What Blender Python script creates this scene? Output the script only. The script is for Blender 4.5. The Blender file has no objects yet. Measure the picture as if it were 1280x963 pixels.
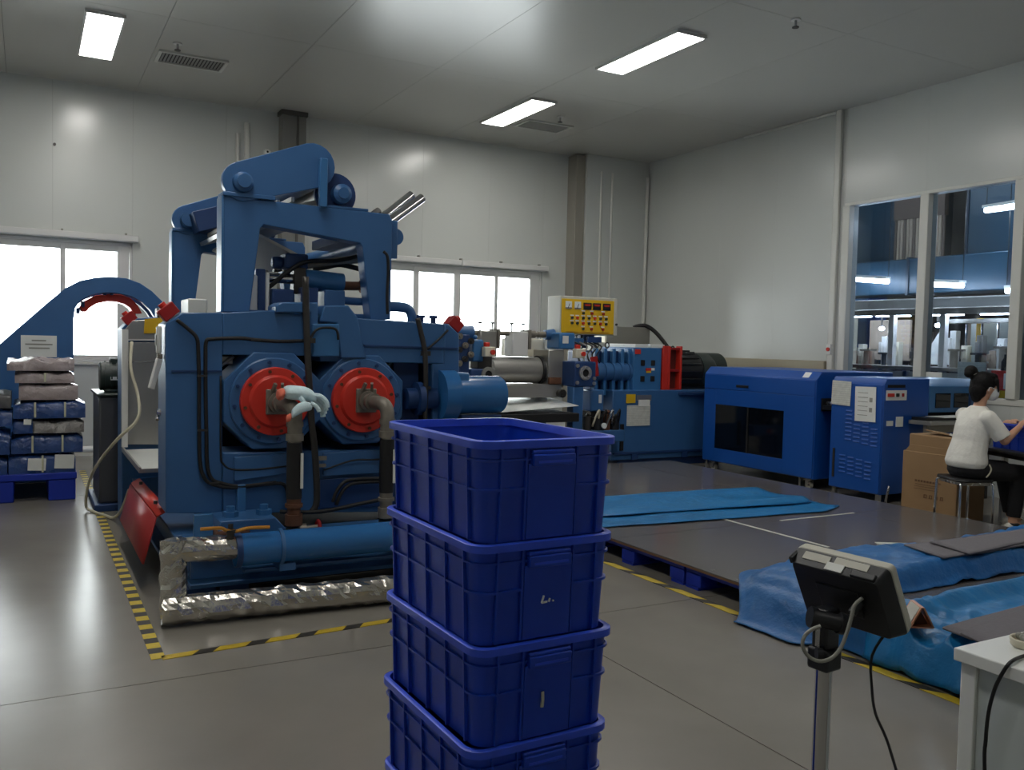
import bpy, bmesh, math, random
from mathutils import Vector, Matrix, Euler, noise
random.seed(7)
S = bpy.context.scene
COL = S.collection
PI = math.pi

# ------------------------------------------------------------------ camera, world, exposure
cam_data = bpy.data.cameras.new('camera')
cam_data.sensor_fit = 'HORIZONTAL'; cam_data.sensor_width = 36.0
cam_data.lens = 1098.0/1280.0*36.0
cam_data.clip_start = 0.05; cam_data.clip_end = 200
cam = bpy.data.objects.new('camera', cam_data); COL.objects.link(cam)
CR = Vector((0.87521285, -0.48317595, 0.02331236))
CD = Vector((-0.00178564, -0.05141875, -0.99867558))
CF = Vector((0.48373471, 0.87401208, -0.04586513))
mw = Matrix.Identity(4)
for i in range(3):
    mw[i][0] = CR[i]; mw[i][1] = -CD[i]; mw[i][2] = -CF[i]
mw[2][3] = 1.5
cam.matrix_world = mw
S.camera = cam

W = bpy.data.worlds.new('overcast_sky'); S.world = W; W.use_nodes = True
bgn = W.node_tree.nodes['Background']
bgn.inputs[0].default_value = (0.93, 0.97, 1.0, 1)
bgn.inputs[1].default_value = 5.0
PANEL_LIGHT = 9.0
HALL_LIGHT = 17.0

S.view_settings.view_transform = 'Standard'
S.view_settings.look = 'None'
S.view_settings.gamma = 1.0
S.view_settings.use_curve_mapping = False
S.view_settings.exposure = 1.42

# ------------------------------------------------------------------ materials
def lin(c):
    return tuple((x/255/12.92 if x/255 <= 0.04045 else ((x/255+0.055)/1.055)**2.4) for x in c)

def mat(name, rgb, rough=0.5, metal=0.0, ns=0, na=0.0, bump=0.0, bs=0, coat=0.0, spec=0.5, rn=0.0):
    m = bpy.data.materials.new(name); m.use_nodes = True
    nt = m.node_tree; b = nt.nodes['Principled BSDF']
    c = lin(rgb)
    b.inputs['Base Color'].default_value = (*c, 1)
    b.inputs['Roughness'].default_value = rough
    b.inputs['Metallic'].default_value = metal
    b.inputs['Specular IOR Level'].default_value = spec
    b.inputs['Coat Weight'].default_value = coat
    if ns or bump:
        tc = nt.nodes.new('ShaderNodeTexCoord')
    if ns:
        n = nt.nodes.new('ShaderNodeTexNoise'); n.inputs['Scale'].default_value = ns; n.inputs['Detail'].default_value = 5
        nt.links.new(tc.outputs['Object'], n.inputs['Vector'])
        mx = nt.nodes.new('ShaderNodeMix'); mx.data_type = 'RGBA'
        mx.inputs[6].default_value = (*[x*(1-na) for x in c], 1)
        mx.inputs[7].default_value = (*[min(1, x*(1+na)) for x in c], 1)
        nt.links.new(n.outputs['Fac'], mx.inputs[0]); nt.links.new(mx.outputs[2], b.inputs['Base Color'])
        if rn:
            mr = nt.nodes.new('ShaderNodeMapRange')
            mr.inputs['To Min'].default_value = max(0.02, rough-rn); mr.inputs['To Max'].default_value = rough+rn
            nt.links.new(n.outputs['Fac'], mr.inputs['Value']); nt.links.new(mr.outputs[0], b.inputs['Roughness'])
    if bump:
        n2 = nt.nodes.new('ShaderNodeTexNoise'); n2.inputs['Scale'].default_value = bs or 40; n2.inputs['Detail'].default_value = 4
        nt.links.new(tc.outputs['Object'], n2.inputs['Vector'])
        bp = nt.nodes.new('ShaderNodeBump'); bp.inputs['Strength'].default_value = bump; bp.inputs['Distance'].default_value = 0.02
        nt.links.new(n2.outputs['Fac'], bp.inputs['Height']); nt.links.new(bp.outputs[0], b.inputs['Normal'])
    return m

def stripes(name, a, b_, per, ax=(1, 0, 0), duty=0.5, rough=0.6):
    """two-tone stripes across the object's own axes"""
    m = bpy.data.materials.new(name); m.use_nodes = True
    nt = m.node_tree; b = nt.nodes['Principled BSDF']; b.inputs['Roughness'].default_value = rough
    tc = nt.nodes.new('ShaderNodeTexCoord'); dt = nt.nodes.new('ShaderNodeVectorMath'); dt.operation = 'DOT_PRODUCT'
    dt.inputs[1].default_value = ax
    nt.links.new(tc.outputs['Object'], dt.inputs[0])
    dv = nt.nodes.new('ShaderNodeMath'); dv.operation = 'DIVIDE'; dv.inputs[1].default_value = per
    fr = nt.nodes.new('ShaderNodeMath'); fr.operation = 'FRACT'
    gt = nt.nodes.new('ShaderNodeMath'); gt.operation = 'GREATER_THAN'; gt.inputs[1].default_value = duty
    nt.links.new(dt.outputs['Value'], dv.inputs[0]); nt.links.new(dv.outputs[0], fr.inputs[0]); nt.links.new(fr.outputs[0], gt.inputs[0])
    n = nt.nodes.new('ShaderNodeTexNoise'); n.inputs['Scale'].default_value = 25
    nt.links.new(tc.outputs['Object'], n.inputs['Vector'])
    mx = nt.nodes.new('ShaderNodeMix'); mx.data_type = 'RGBA'
    mx.inputs[6].default_value = (*lin(a), 1); mx.inputs[7].default_value = (*lin(b_), 1)
    nt.links.new(gt.outputs[0], mx.inputs[0])
    m2 = nt.nodes.new('ShaderNodeMix'); m2.data_type = 'RGBA'; m2.blend_type = 'MULTIPLY'; m2.inputs[0].default_value = 0.35
    nt.links.new(mx.outputs[2], m2.inputs[6]); nt.links.new(n.outputs['Fac'], m2.inputs[7])
    nt.links.new(m2.outputs[2], b.inputs['Base Color'])
    return m

def emit(name, rgb, strength):
    m = bpy.data.materials.new(name); m.use_nodes = True
    nt = m.node_tree; nt.nodes.remove(nt.nodes['Principled BSDF'])
    e = nt.nodes.new('ShaderNodeEmission'); e.inputs[0].default_value = (*lin(rgb), 1); e.inputs[1].default_value = strength
    nt.links.new(e.outputs[0], nt.nodes['Material Output'].inputs[0])
    return m

def glass(name, tint=(1, 1, 1), refl=0.08):
    m = bpy.data.materials.new(name); m.use_nodes = True
    nt = m.node_tree; nt.nodes.remove(nt.nodes['Principled BSDF'])
    t = nt.nodes.new('ShaderNodeBsdfTransparent'); t.inputs[0].default_value = (*tint, 1)
    g = nt.nodes.new('ShaderNodeBsdfGlossy'); g.inputs['Roughness'].default_value = 0.03
    f = nt.nodes.new('ShaderNodeFresnel'); f.inputs[0].default_value = 1.5
    mx = nt.nodes.new('ShaderNodeMixShader')
    nt.links.new(f.outputs[0], mx.inputs[0]); nt.links.new(t.outputs[0], mx.inputs[1]); nt.links.new(g.outputs[0], mx.inputs[2])
    nt.links.new(mx.outputs[0], nt.nodes['Material Output'].inputs[0])
    return m

M = dict(
    wall=mat('wall_paint', (202, 205, 201), 0.22, ns=1.2, na=0.025),
    ceil=mat('ceiling_paint', (188, 187, 180), 0.30, ns=1.0, na=0.03),
    backing=mat('dark_joint', (96, 96, 92), 0.8),
    trimw=mat('white_trim', (212, 212, 205), 0.28, ns=3, na=0.03),
    alu=mat('white_aluminium', (214, 214, 212), 0.4, ns=4, na=0.03),
    duct=mat('grey_duct', (128, 128, 124), 0.5, ns=2, na=0.05),
    ductd=mat('dark_duct', (86, 84, 80), 0.6, ns=2, na=0.05),
    beige=mat('beige_band', (168, 160, 138), 0.5, ns=3, na=0.04),
    slab=mat('polished_concrete', (130, 126, 118), 0.25, ns=2.0, na=0.17),
    joint=mat('floor_joint', (52, 49, 46), 0.9),
    blue=mat('machine_blue_paint', (54, 98, 148), 0.38, ns=5, na=0.10, bump=0.015, bs=60, rn=0.06),
    bluel=mat('light_machine_blue', (54, 108, 160), 0.35, ns=5, na=0.08, rn=0.05),
    gloss=mat('glossy_machine_blue', (44, 104, 164), 0.2, ns=5, na=0.06),
    strip=mat('grey_beige_strip', (150, 146, 136), 0.4, ns=3, na=0.03),
    housing=mat('dark_grey_housing', (58, 60, 66), 0.45, ns=10, na=0.1),
    blued=mat('dark_machine_blue', (24, 58, 108), 0.5, ns=5, na=0.12),
    cab=mat('cabinet_blue_paint', (16, 76, 158), 0.38, ns=4, na=0.06, rn=0.04),
    crate=mat('crate_blue_plastic', (12, 60, 180), 0.38, ns=6, na=0.10, bump=0.02, bs=90, rn=0.06),
    rim=mat('light_crate_rim', (44, 80, 214), 0.36, ns=20, na=0.18),  # lighter, more mottled blue than the crate shell
    pallet=mat('pallet_blue_plastic', (16, 48, 165), 0.5, ns=6, na=0.1),
    tarp=mat('blue_tarpaulin', (18, 92, 154), 0.40, ns=5, na=0.35, bump=0.7, bs=10, rn=0.08),
    tarpt=mat('teal_blue_tarpaulin', (18, 108, 166), 0.38, ns=5, na=0.32, bump=0.7, bs=10, rn=0.08),
    board=mat('grey_floor_board', (94, 91, 90), 0.22, ns=2.2, na=0.16, bump=0.12, bs=2.2, rn=0.05),
    boardedge=mat('brown_board_edge', (112, 82, 60), 0.7, ns=8, na=0.2),
    felt=mat('grey_felt', (108, 105, 110), 0.9, ns=60, na=0.15, bump=0.1, bs=200),
    red=mat('red_paint', (205, 48, 34), 0.42, ns=6, na=0.08),
    redd=mat('dark_red_paint', (160, 28, 30), 0.42, ns=6, na=0.08),
    yellow=mat('yellow_paint', (222, 178, 24), 0.45, ns=6, na=0.05),
    white=mat('white_laminate', (226, 228, 224), 0.35, ns=4, na=0.02),
    whitep=mat('pale_panel', (196, 204, 202), 0.45, ns=4, na=0.03),
    paper=stripes('printed_paper', (220, 222, 214), (204, 206, 200), 0.022, (0, 0, 1), 0.72, 0.8),
    plain=mat('plain_paper', (226, 228, 224), 0.8, ns=30, na=0.03),
    steel=mat('brushed_steel', (176, 176, 176), 0.28, 0.95, ns=14, na=0.10, rn=0.08),
    chrome=mat('chrome', (206, 206, 208), 0.12, 1.0, ns=10, na=0.04),
    stain=mat('stainless_sheet', (172, 170, 165), 0.33, 0.75, ns=6, na=0.06, rn=0.05),
    dsteel=mat('dark_steel', (74, 72, 70), 0.42, 0.75, ns=18, na=0.25),
    cast=mat('grey_cast_iron', (136, 130, 120), 0.5, 0.55, ns=24, na=0.18),
    rust=mat('rusty_iron', (104, 70, 52), 0.7, 0.4, ns=30, na=0.3),
    black=mat('black_rubber', (22, 22, 24), 0.55, ns=20, na=0.1),
    blackp=mat('black_plastic', (24, 26, 30), 0.42, ns=20, na=0.1, bump=0.03, bs=200),
    dgreen=mat('dark_green_paint', (40, 52, 48), 0.45, ns=10, na=0.1),
    foil=mat('aluminium_foil_wrap', (198, 194, 186), 0.24, 0.95, ns=9, na=0.10, bump=0.5, bs=13, rn=0.1),
    brass=mat('brass_lever', (186, 132, 52), 0.4, 0.5, ns=12, na=0.1),
    copper=mat('copper_edge', (190, 132, 100), 0.35, 0.7, ns=12, na=0.1),
    redmesh=mat('brown_red_mesh', (96, 34, 30), 0.6, ns=12, na=0.2),
    copperd=mat('dark_copper_inside', (84, 52, 34), 0.5, 0.3, ns=12, na=0.2),
    lgrey=mat('light_grey_plastic', (190, 188, 176), 0.5, ns=15, na=0.03),
    grey=mat('grey_enamel', (136, 136, 128), 0.5, ns=6, na=0.04),
    cream=mat('cream_plastic', (222, 216, 196), 0.5, ns=8, na=0.03),
    cable=mat('beige_cable', (196, 190, 168), 0.6, ns=8, na=0.05),
    cableg=mat('grey_cable', (150, 150, 142), 0.55, ns=8, na=0.05),
    carton=mat('brown_cardboard', (150, 120, 86), 0.85, ns=9, na=0.08, bump=0.03, bs=60),
    cartond=mat('carton_print', (104, 74, 50), 0.85),
    wrap=mat('grey_wrapped_goods', (150, 138, 138), 0.28, ns=9, na=0.25, bump=0.9, bs=13, rn=0.12),
    wrapb=mat('blue_wrapped_goods', (38, 68, 124), 0.28, ns=9, na=0.25, bump=0.9, bs=13, rn=0.12),
    wraps=mat('silver_plastic_wrap', (150, 148, 146), 0.22, 0.3, ns=14, na=0.35, bump=1.0, bs=30, rn=0.12),
    wrapd=mat('dark_wrapped_goods', (74, 74, 76), 0.36, ns=9, na=0.2, bump=0.6, bs=16),
    strap=mat('pale_strap', (196, 196, 170), 0.6),
    window_dark=mat('smoked_window', (8, 12, 20), 0.08, ns=2, na=0.1),
    skin=mat('skin', (206, 158, 130), 0.55, ns=20, na=0.05),
    hair=mat('black_hair', (12, 10, 10), 0.6, spec=0.25, ns=30, na=0.3, bump=0.4, bs=50),
    shirt=mat('white_cotton', (226, 224, 216), 0.9, ns=16, na=0.03, bump=0.9, bs=7),
    pants=mat('black_cloth', (22, 22, 26), 0.85, ns=20, na=0.15, bump=0.2, bs=10),
    shoe=mat('white_trainer', (216, 214, 206), 0.6, ns=12, na=0.05),
    mask=mat('white_face_mask', (222, 226, 228), 0.85, ns=10, na=0.02),
    glove=mat('pale_blue_glove', (212, 234, 240), 0.85, ns=30, na=0.08, bump=0.3, bs=40),
    cuff=mat('coral_glove_cuff', (232, 120, 96), 0.85, ns=30, na=0.08),
    hall=mat('hall_wall', (92, 88, 84), 0.7, ns=1, na=0.08),
    hallfl=mat('hall_floor', (96, 96, 96), 0.4, ns=1, na=0.1),
    hduct=mat('blue_duct_wrap', (26, 62, 84), 0.4, ns=1.5, na=0.15),
    hductd=mat('dark_blue_duct_wrap', (18, 38, 58), 0.45, ns=1.5, na=0.15),
    corr=stripes('corrugated_sheet', (128, 116, 108), (96, 88, 84), 0.16, (0, 1, 0), 0.6),
    brown=mat('brown_board', (96, 82, 74), 0.7, ns=3, na=0.1),
    tan=mat('tan_panel', (168, 152, 136), 0.6, ns=3, na=0.06),
    tape=stripes('yellow_black_tape_across', (214, 186, 44), (30, 28, 26), 0.155, (0, 1, 0), 0.5),
    tape2=stripes('yellow_black_tape_diagonal', (206, 176, 40), (34, 32, 28), 0.30, (1, 1.2, 0), 0.62),
    tape3=stripes('yellow_black_tape_right', (206, 180, 46), (44, 42, 36), 0.36, (1.6, 1, 0), 0.66),
    outcable=mat('black_cable', (18, 18, 20), 0.5),
    glass=glass('clear_glass', (0.97, 0.99, 0.98)),
    hglass=glass('hall_window_glass', (0.80, 0.88, 0.95)),
    lamp=emit('ceiling_lamp_glow', (255, 252, 246), PANEL_LIGHT),
    tube=emit('hall_tube_glow', (240, 244, 255), HALL_LIGHT),
    led=emit('meter_glow', (255, 90, 70), 0.06),
    gauge=mat('gauge_face', (220, 226, 226), 0.3),
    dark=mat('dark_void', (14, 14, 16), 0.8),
)

# ------------------------------------------------------------------ mesh builder
class MB:
    def __init__(s): s.v = []; s.f = []
    def add(s, vs, fs):
        o = len(s.v); s.v += [tuple(v) for v in vs]; s.f += [tuple(i+o for i in f) for f in fs]; return s
    def bx(s, x0, x1, y0, y1, z0, z1):
        if x0 > x1: x0, x1 = x1, x0
        if y0 > y1: y0, y1 = y1, y0
        if z0 > z1: z0, z1 = z1, z0
        v = [(x0,y0,z0),(x1,y0,z0),(x1,y1,z0),(x0,y1,z0),(x0,y0,z1),(x1,y0,z1),(x1,y1,z1),(x0,y1,z1)]
        return s.add(v, [(0,3,2,1),(4,5,6,7),(0,1,5,4),(1,2,6,5),(2,3,7,6),(3,0,4,7)])
    def box(s, c, d, rot=None):
        m = rot if rot is not None else Matrix.Identity(3)
        c = Vector(c); v = []
        for z in (-1, 1):
            for x, y in ((-1,-1),(1,-1),(1,1),(-1,1)):
                v.append(c + m @ Vector((x*d[0]/2, y*d[1]/2, z*d[2]/2)))
        return s.add(v, [(0,3,2,1),(4,5,6,7),(0,1,5,4),(1,2,6,5),(2,3,7,6),(3,0,4,7)])
    def bar(s, p, q, w, h, up=(0,0,1)):
        p = Vector(p); q = Vector(q); d = q-p; L = d.length; d.normalize()
        u = Vector(up); sd = d.cross(u)
        if sd.length < 1e-4: sd = d.cross(Vector((1,0,0)))
        sd.normalize(); u = sd.cross(d)
        return s.box((p+q)/2, (L, w, h), Matrix((d, sd, u)).transposed())
    def cyl(s, p, q, r, n=16, r2=None):
        return s.lathe(p, Vector(q)-Vector(p), [(0, 0), (0, r), (1, r if r2 is None else r2), (1, 0)], n, True)
    def lathe(s, p, d, prof, n=20, rel=False):
        """profile of (t along axis, radius); t in metres unless rel"""
        p = Vector(p); d = Vector(d); L = d.length if rel else 1.0; d = d.normalized()
        a = d.orthogonal().normalized(); b = d.cross(a)
        o = len(s.v); rings = []
        for t, r in prof:
            c = p + d*t*L
            if r < 1e-6: rings.append([len(s.v)]); s.v.append(tuple(c))
            else:
                rings.append(list(range(len(s.v), len(s.v)+n)))
                s.v += [tuple(c + (a*math.cos(2*PI*k/n) + b*math.sin(2*PI*k/n))*r) for k in range(n)]
        for A, B in zip(rings, rings[1:]):
            if len(A) == 1 and len(B) == 1: continue
            for k in range(n):
                j = (k+1) % n
                if len(A) == 1: s.f.append((A[0], B[k], B[j])[::-1] if False else (A[0], B[j], B[k]))
                elif len(B) == 1: s.f.append((A[k], A[j], B[0]))
                else: s.f.append((A[k], A[j], B[j], B[k]))
        return s
    def tube(s, path, r, n=8, smooth=4):
        P = [Vector(p) for p in path]
        if smooth > 1 and len(P) > 2:
            Q = []
            for i in range(len(P)-1):
                p0 = P[max(i-1, 0)]; p1 = P[i]; p2 = P[i+1]; p3 = P[min(i+2, len(P)-1)]
                for k in range(smooth):
                    t = k/smooth
                    Q.append(0.5*((2*p1) + (p2-p0)*t + (2*p0-5*p1+4*p2-p3)*t*t + (3*p1-p0-3*p2+p3)*t**3))
            Q.append(P[-1]); P = Q
        o = len(s.v); prev = None
        for i, p in enumerate(P):
            d = (P[min(i+1, len(P)-1)] - P[max(i-1, 0)]).normalized()
            if prev is None: a = d.orthogonal().normalized()
            else:
                a = prev - d*prev.dot(d)
                a = a.normalized() if a.length > 1e-5 else d.orthogonal().normalized()
            prev = a; b = d.cross(a)
            s.v += [tuple(p + (a*math.cos(2*PI*k/n) + b*math.sin(2*PI*k/n))*r) for k in range(n)]
        for i in range(len(P)-1):
            for k in range(n):
                j = (k+1) % n
                s.f.append((o+i*n+k, o+i*n+j, o+(i+1)*n+j, o+(i+1)*n+k))
        s.f.append(tuple(o+k for k in range(n))[::-1]); e = o+(len(P)-1)*n
        s.f.append(tuple(e+k for k in range(n)))
        return s
    def prism(s, poly, axis, a0, a1):
        """polygon in the two other axes, extruded along axis (x, y or z) from a0 to a1"""
        def P(p, t):
            return {'x': (t, p[0], p[1]), 'y': (p[0], t, p[1]), 'z': (p[0], p[1], t)}[axis]
        n = len(poly); v = [P(p, a0) for p in poly] + [P(p, a1) for p in poly]
        f = [tuple(range(n)), tuple(range(2*n-1, n-1, -1))] + [(i, i+n, (i+1) % n + n, (i+1) % n) for i in range(n)]
        return s.add(v, f)
    def loft(s, rings, cap0=True, cap1=True):
        n = len(rings[0]); o = len(s.v)
        for r in rings: s.v += [tuple(p) for p in r]
        for i in range(len(rings)-1):
            for k in range(n):
                j = (k+1) % n
                s.f.append((o+i*n+k, o+i*n+j, o+(i+1)*n+j, o+(i+1)*n+k))
        if cap0: s.f.append(tuple(o+k for k in range(n))[::-1])
        if cap1: s.f.append(tuple(o+(len(rings)-1)*n+k for k in range(n)))
        return s
    def ball(s, c, r, n=14, m=9, rot=None):
        c = Vector(c); r = (r, r, r) if isinstance(r, (int, float)) else r
        R = rot if rot is not None else Matrix.Identity(3); rings = []
        o = len(s.v)
        s.v.append(tuple(c + R @ Vector((0, 0, -r[2]))))
        for i in range(1, m):
            a = -PI/2 + PI*i/m
            for k in range(n):
                s.v.append(tuple(c + R @ Vector((r[0]*math.cos(a)*math.cos(2*PI*k/n), r[1]*math.cos(a)*math.sin(2*PI*k/n), r[2]*math.sin(a)))))
        s.v.append(tuple(c + R @ Vector((0, 0, r[2])))); e = len(s.v)-1
        for k in range(n):
            j = (k+1) % n
            s.f.append((o, o+1+j, o+1+k)); s.f.append((e, o+1+(m-2)*n+k, o+1+(m-2)*n+j))
            for i in range(m-2):
                s.f.append((o+1+i*n+k, o+1+i*n+j, o+1+(i+1)*n+j, o+1+(i+1)*n+k))
        return s
    def sheet(s, fn, nu, nv):
        o = len(s.v)
        for i in range(nu+1):
            for j in range(nv+1): s.v.append(tuple(fn(i/nu, j/nv)))
        for i in range(nu):
            for j in range(nv):
                a = o+i*(nv+1)+j
                s.f.append((a, a+nv+1, a+nv+2, a+1))
        return s
    def make(s, name, m, parent=None, bevel=0.0, smooth=True, solid=0.0, sub=0, local=False, angle=40, loc=None):
        me = bpy.data.meshes.new(name)
        off = Vector((0, 0, 0))
        if parent is not None and not local:
            off = wloc(parent)
        if loc is not None: off = Vector(loc)
        me.from_pydata([tuple(Vector(v)-off) for v in s.v], [], s.f); me.update()
        bm = bmesh.new(); bm.from_mesh(me)
        if not solid: bmesh.ops.recalc_face_normals(bm, faces=bm.faces)
        bm.to_mesh(me); bm.free()
        me.materials.append(M[m] if isinstance(m, str) else m)
        o = bpy.data.objects.new(name, me); COL.objects.link(o)
        if parent is not None: o.parent = parent
        elif loc is not None: o.location = loc
        if smooth:
            me.shade_smooth()
            me.set_sharp_from_angle(angle=math.radians(angle))
        if solid:
            md = o.modifiers.new('thickness', 'SOLIDIFY'); md.thickness = solid; md.offset = 1
        if bevel:
            md = o.modifiers.new('bevel', 'BEVEL'); md.width = bevel; md.segments = 2; md.limit_method = 'ANGLE'; md.angle_limit = math.radians(40)
        if sub:
            md = o.modifiers.new('sub', 'SUBSURF'); md.levels = sub; md.render_levels = sub
        return o

def wloc(o):
    v = Vector((0, 0, 0))
    while o is not None: v += Vector(o.location); o = o.parent
    return v

def tag(o, label=None, cat=None, group=None, kind=None):
    if label: o['label'] = label
    if cat: o['category'] = cat
    if group: o['group'] = group
    if kind: o['kind'] = kind
    return o

def thing(name, label, cat, loc=(0, 0, 0), rotz=0, group=None):
    o = bpy.data.objects.new(name, None); COL.objects.link(o)
    o.empty_display_size = 0.1; o.location = loc; o.rotation_euler = (0, 0, rotz)
    return tag(o, label, cat, group)

def kids(o): return [c for c in ALLKIDS.get(o.name, [])]

def dup(root, loc, rotz=0.0, label=None, name=None):
    """copy of a thing with copies of its parts and sub-parts"""
    r = root.copy(); COL.objects.link(r); r.location = loc; r.rotation_euler = (0, 0, rotz)
    if label: r['label'] = label
    for ch in list(root.children):
        c = ch.copy(); COL.objects.link(c); c.parent = r
        for g in list(ch.children):
            d = g.copy(); COL.objects.link(d); d.parent = c
    return r

def ngon(cx, cz, r, n, rot=0.0):
    return [(cx + r*math.cos(rot+2*PI*k/n), cz + r*math.sin(rot+2*PI*k/n)) for k in range(n)]

def stadium(a, b, ra, rb, n=10):
    """outline round two circles in a plane"""
    ax, az = a; bx_, bz = b; th = math.atan2(bz-az, bx_-ax)
    return [(bx_+rb*math.cos(th-PI/2+PI*k/n), bz+rb*math.sin(th-PI/2+PI*k/n)) for k in range(n+1)] + \
           [(ax+ra*math.cos(th+PI/2+PI*k/n), az+ra*math.sin(th+PI/2+PI*k/n)) for k in range(n+1)]

def rrect(cx, cy, w, h, r, z, n=4):
    out = []
    for sx, sy, a0 in ((1,1,0), (-1,1,PI/2), (-1,-1,PI), (1,-1,3*PI/2)):
        for k in range(n+1):
            a = a0 + PI/2*k/n
            out.append((cx+sx*(w/2-r)+r*math.cos(a), cy+sy*(h/2-r)+r*math.sin(a), z))
    return out

def smst(a, b, x):
    t = max(0.0, min(1.0, (x-a)/(b-a))); return t*t*(3-2*t)

# ------------------------------------------------------------------ the setting
HT = 4.55; XL, XR, YN, YB = -2.6, 9.0, -2.6, 12.05
fl = tag(MB().bx(XL-.3, XR+.3, YN-.3, YB+.3, -.12, -.012).make('floor', 'joint'), kind='structure')
fx = [XL, 2.452, 7.2, XR]; fy = [YN, -1.0, 4.02, 9.05, YB]
for i in range(3):
    for j in range(4):
        MB().bx(fx[i]+.003, fx[i+1]-.003, fy[j]+.003, fy[j+1]-.003, -.03, 0).make('slab', 'slab', fl)
ce = tag(MB().bx(XL-.3, XR+.3, YN-.3, YB+.3, HT+.02, HT+.12).make('ceiling', 'backing'), kind='structure')
cx = [XL, -.2, 1.2, 2.6, 4.01, 5.39, 6.9, XR]; cy = [YN, 0.1, 3.05, 5.97, 9.1, YB]
for i in range(7):
    for j in range(5):
        MB().bx(cx[i]+.002, cx[i+1]-.002, cy[j]+.002, cy[j+1]-.002, HT, HT+.019).make('ceiling_panel', 'ceil', ce)

def panel_wall(name, fixed, horiz, seams, holes, side):
    """a panel-clad wall with openings; holes = (a0, a1, z0, z1)"""
    w = MB(); out = []
    d0, d1 = (fixed+.012, fixed+.13) if side > 0 else (fixed-.13, fixed-.012)
    def put(mb, a0, a1, z0, z1, e0, e1):
        if horiz == 'x': mb.bx(a0, a1, e0, e1, z0, z1)
        else: mb.bx(e0, e1, a0, a1, z0, z1)
    def cut(a0, a1):
        hs = [h for h in holes if h[0] < a1-.01 and h[1] > a0+.01]
        if not hs: return [(0, HT)]
        h = hs[0]; return [(0, h[2]), (h[3], HT)]
    rects = []
    for a0, a1 in zip(seams, seams[1:]):
        for z0, z1 in cut(a0, a1): rects.append((a0, a1, z0, z1))
    for a0, a1, z0, z1 in rects: put(w, a0, a1, z0, z1, d0, d1)
    wall = tag(w.make(name, 'backing'), kind='structure')
    for a0, a1, z0, z1 in rects:
        p = MB()
        put(p, a0+.0007, a1-.0007, z0, z1, min(fixed, fixed+.012*side), max(fixed, fixed+.012*side))
        p.make('wall_panel', 'wall', wall)
    return wall
W1 = (-1.85, 1.17, 1.16, 2.66); W2 = (4.25, 7.17, 1.16, 2.66)
panel_wall('wall_back', YB, 'x', [XL, -1.85, -.9, .28, 1.17, 2.3, 3.4, 4.25, 5.1, 6.2, 7.17, 8.1, XR], [W1, W2], 1)
WR = [(5.49, 7.74, 1.02, 3.365), (3.2, 5.49, 1.02, 3.365)]
panel_wall('wall_right', XR, 'y', [YN, -1.2, .0, 1.1, 2.1, 3.2, 4.35, 5.49, 6.6, 7.74, 8.9, 10.0, 11.05, YB], WR, 1)
panel_wall('wall_left', XL, 'y', [YN, -.2, 2.2, 4.6, 7.0, 9.4, YB], [], -1)
panel_wall('wall_front', YN, 'x', [XL, -.3, 2.0, 4.3, 6.6, XR], [], -1)

def back_window(name, x0, x1, mull, blind):
    z0, z1 = 1.16, 2.66
    w = tag(MB().bx(x0, x1, YB+.02, YB+.12, z0, z0+.04).bx(x0, x1, YB+.02, YB+.12, z1-.04, z1)
            .bx(x0, x0+.05, YB+.02, YB+.12, z0, z1).bx(x1-.05, x1, YB+.02, YB+.12, z0, z1).make(name, 'alu', bevel=.004), kind='structure')
    for a, b in mull:
        MB().bx(a, b, YB+.03, YB+.10, z0+.04, z1-.04).make('mullion', 'alu', w, bevel=.004)
    MB().bx(x0+.05, x1-.05, YB+.035, YB+.095, z1-.115, z1-.04).make('sash_rail', 'alu', w, bevel=.004)
    MB().bx(x0+.05, x1-.05, YB+.035, YB+.095, z0+.04, z0+.09).make('sash_rail', 'alu', w, bevel=.004)
    es = [x0+.05] + [e for ab in mull for e in ab] + [x1-.05]
    for a, b in zip(es[::2], es[1::2]):
        MB().bx(a, b, YB+.062, YB+.068, z0+.09, z1-.115).make('pane', 'glass', w)
    MB().bx(x0-.03, x1+.03, YB-.03, YB+.02, z0-.03, z0).make('sill', 'trimw', w, bevel=.004)
    bl = thing('roller_blind', blind, 'blind', ((x0+x1)/2, YB-.06, z1))
    n = 2 if x0 > 0 else 1
    for k in range(n):
        a = x0-.05+(x1-x0+.1)*k/n+.004; b = x0-.05+(x1-x0+.1)*(k+1)/n-.004
        MB().bx(a, b, YB-.095, YB-.005, z1+.01, z1+.09).make('blind_box', 'alu', bl, bevel=.012)
    for k in range(5):
        x = x0+.1+(x1-x0-.2)*k/4
        MB().bx(x-.012, x+.012, YB-.07, YB-.002, z1+.09, z1+.115).make('bracket', 'grey', bl)
    return w
back_window('window_1', -1.85, 1.19, [(-1.15,-1.07), (-.42,-.36), (.36,.42), (1.0,1.135)], 'white roller blind box above the window at the far left')
back_window('window_2', 4.25, 7.19, [(4.99,5.08), (5.65,5.76), (6.345,6.40), (6.97,7.135)], 'white roller blind box above the window behind the big blue mill')

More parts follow.
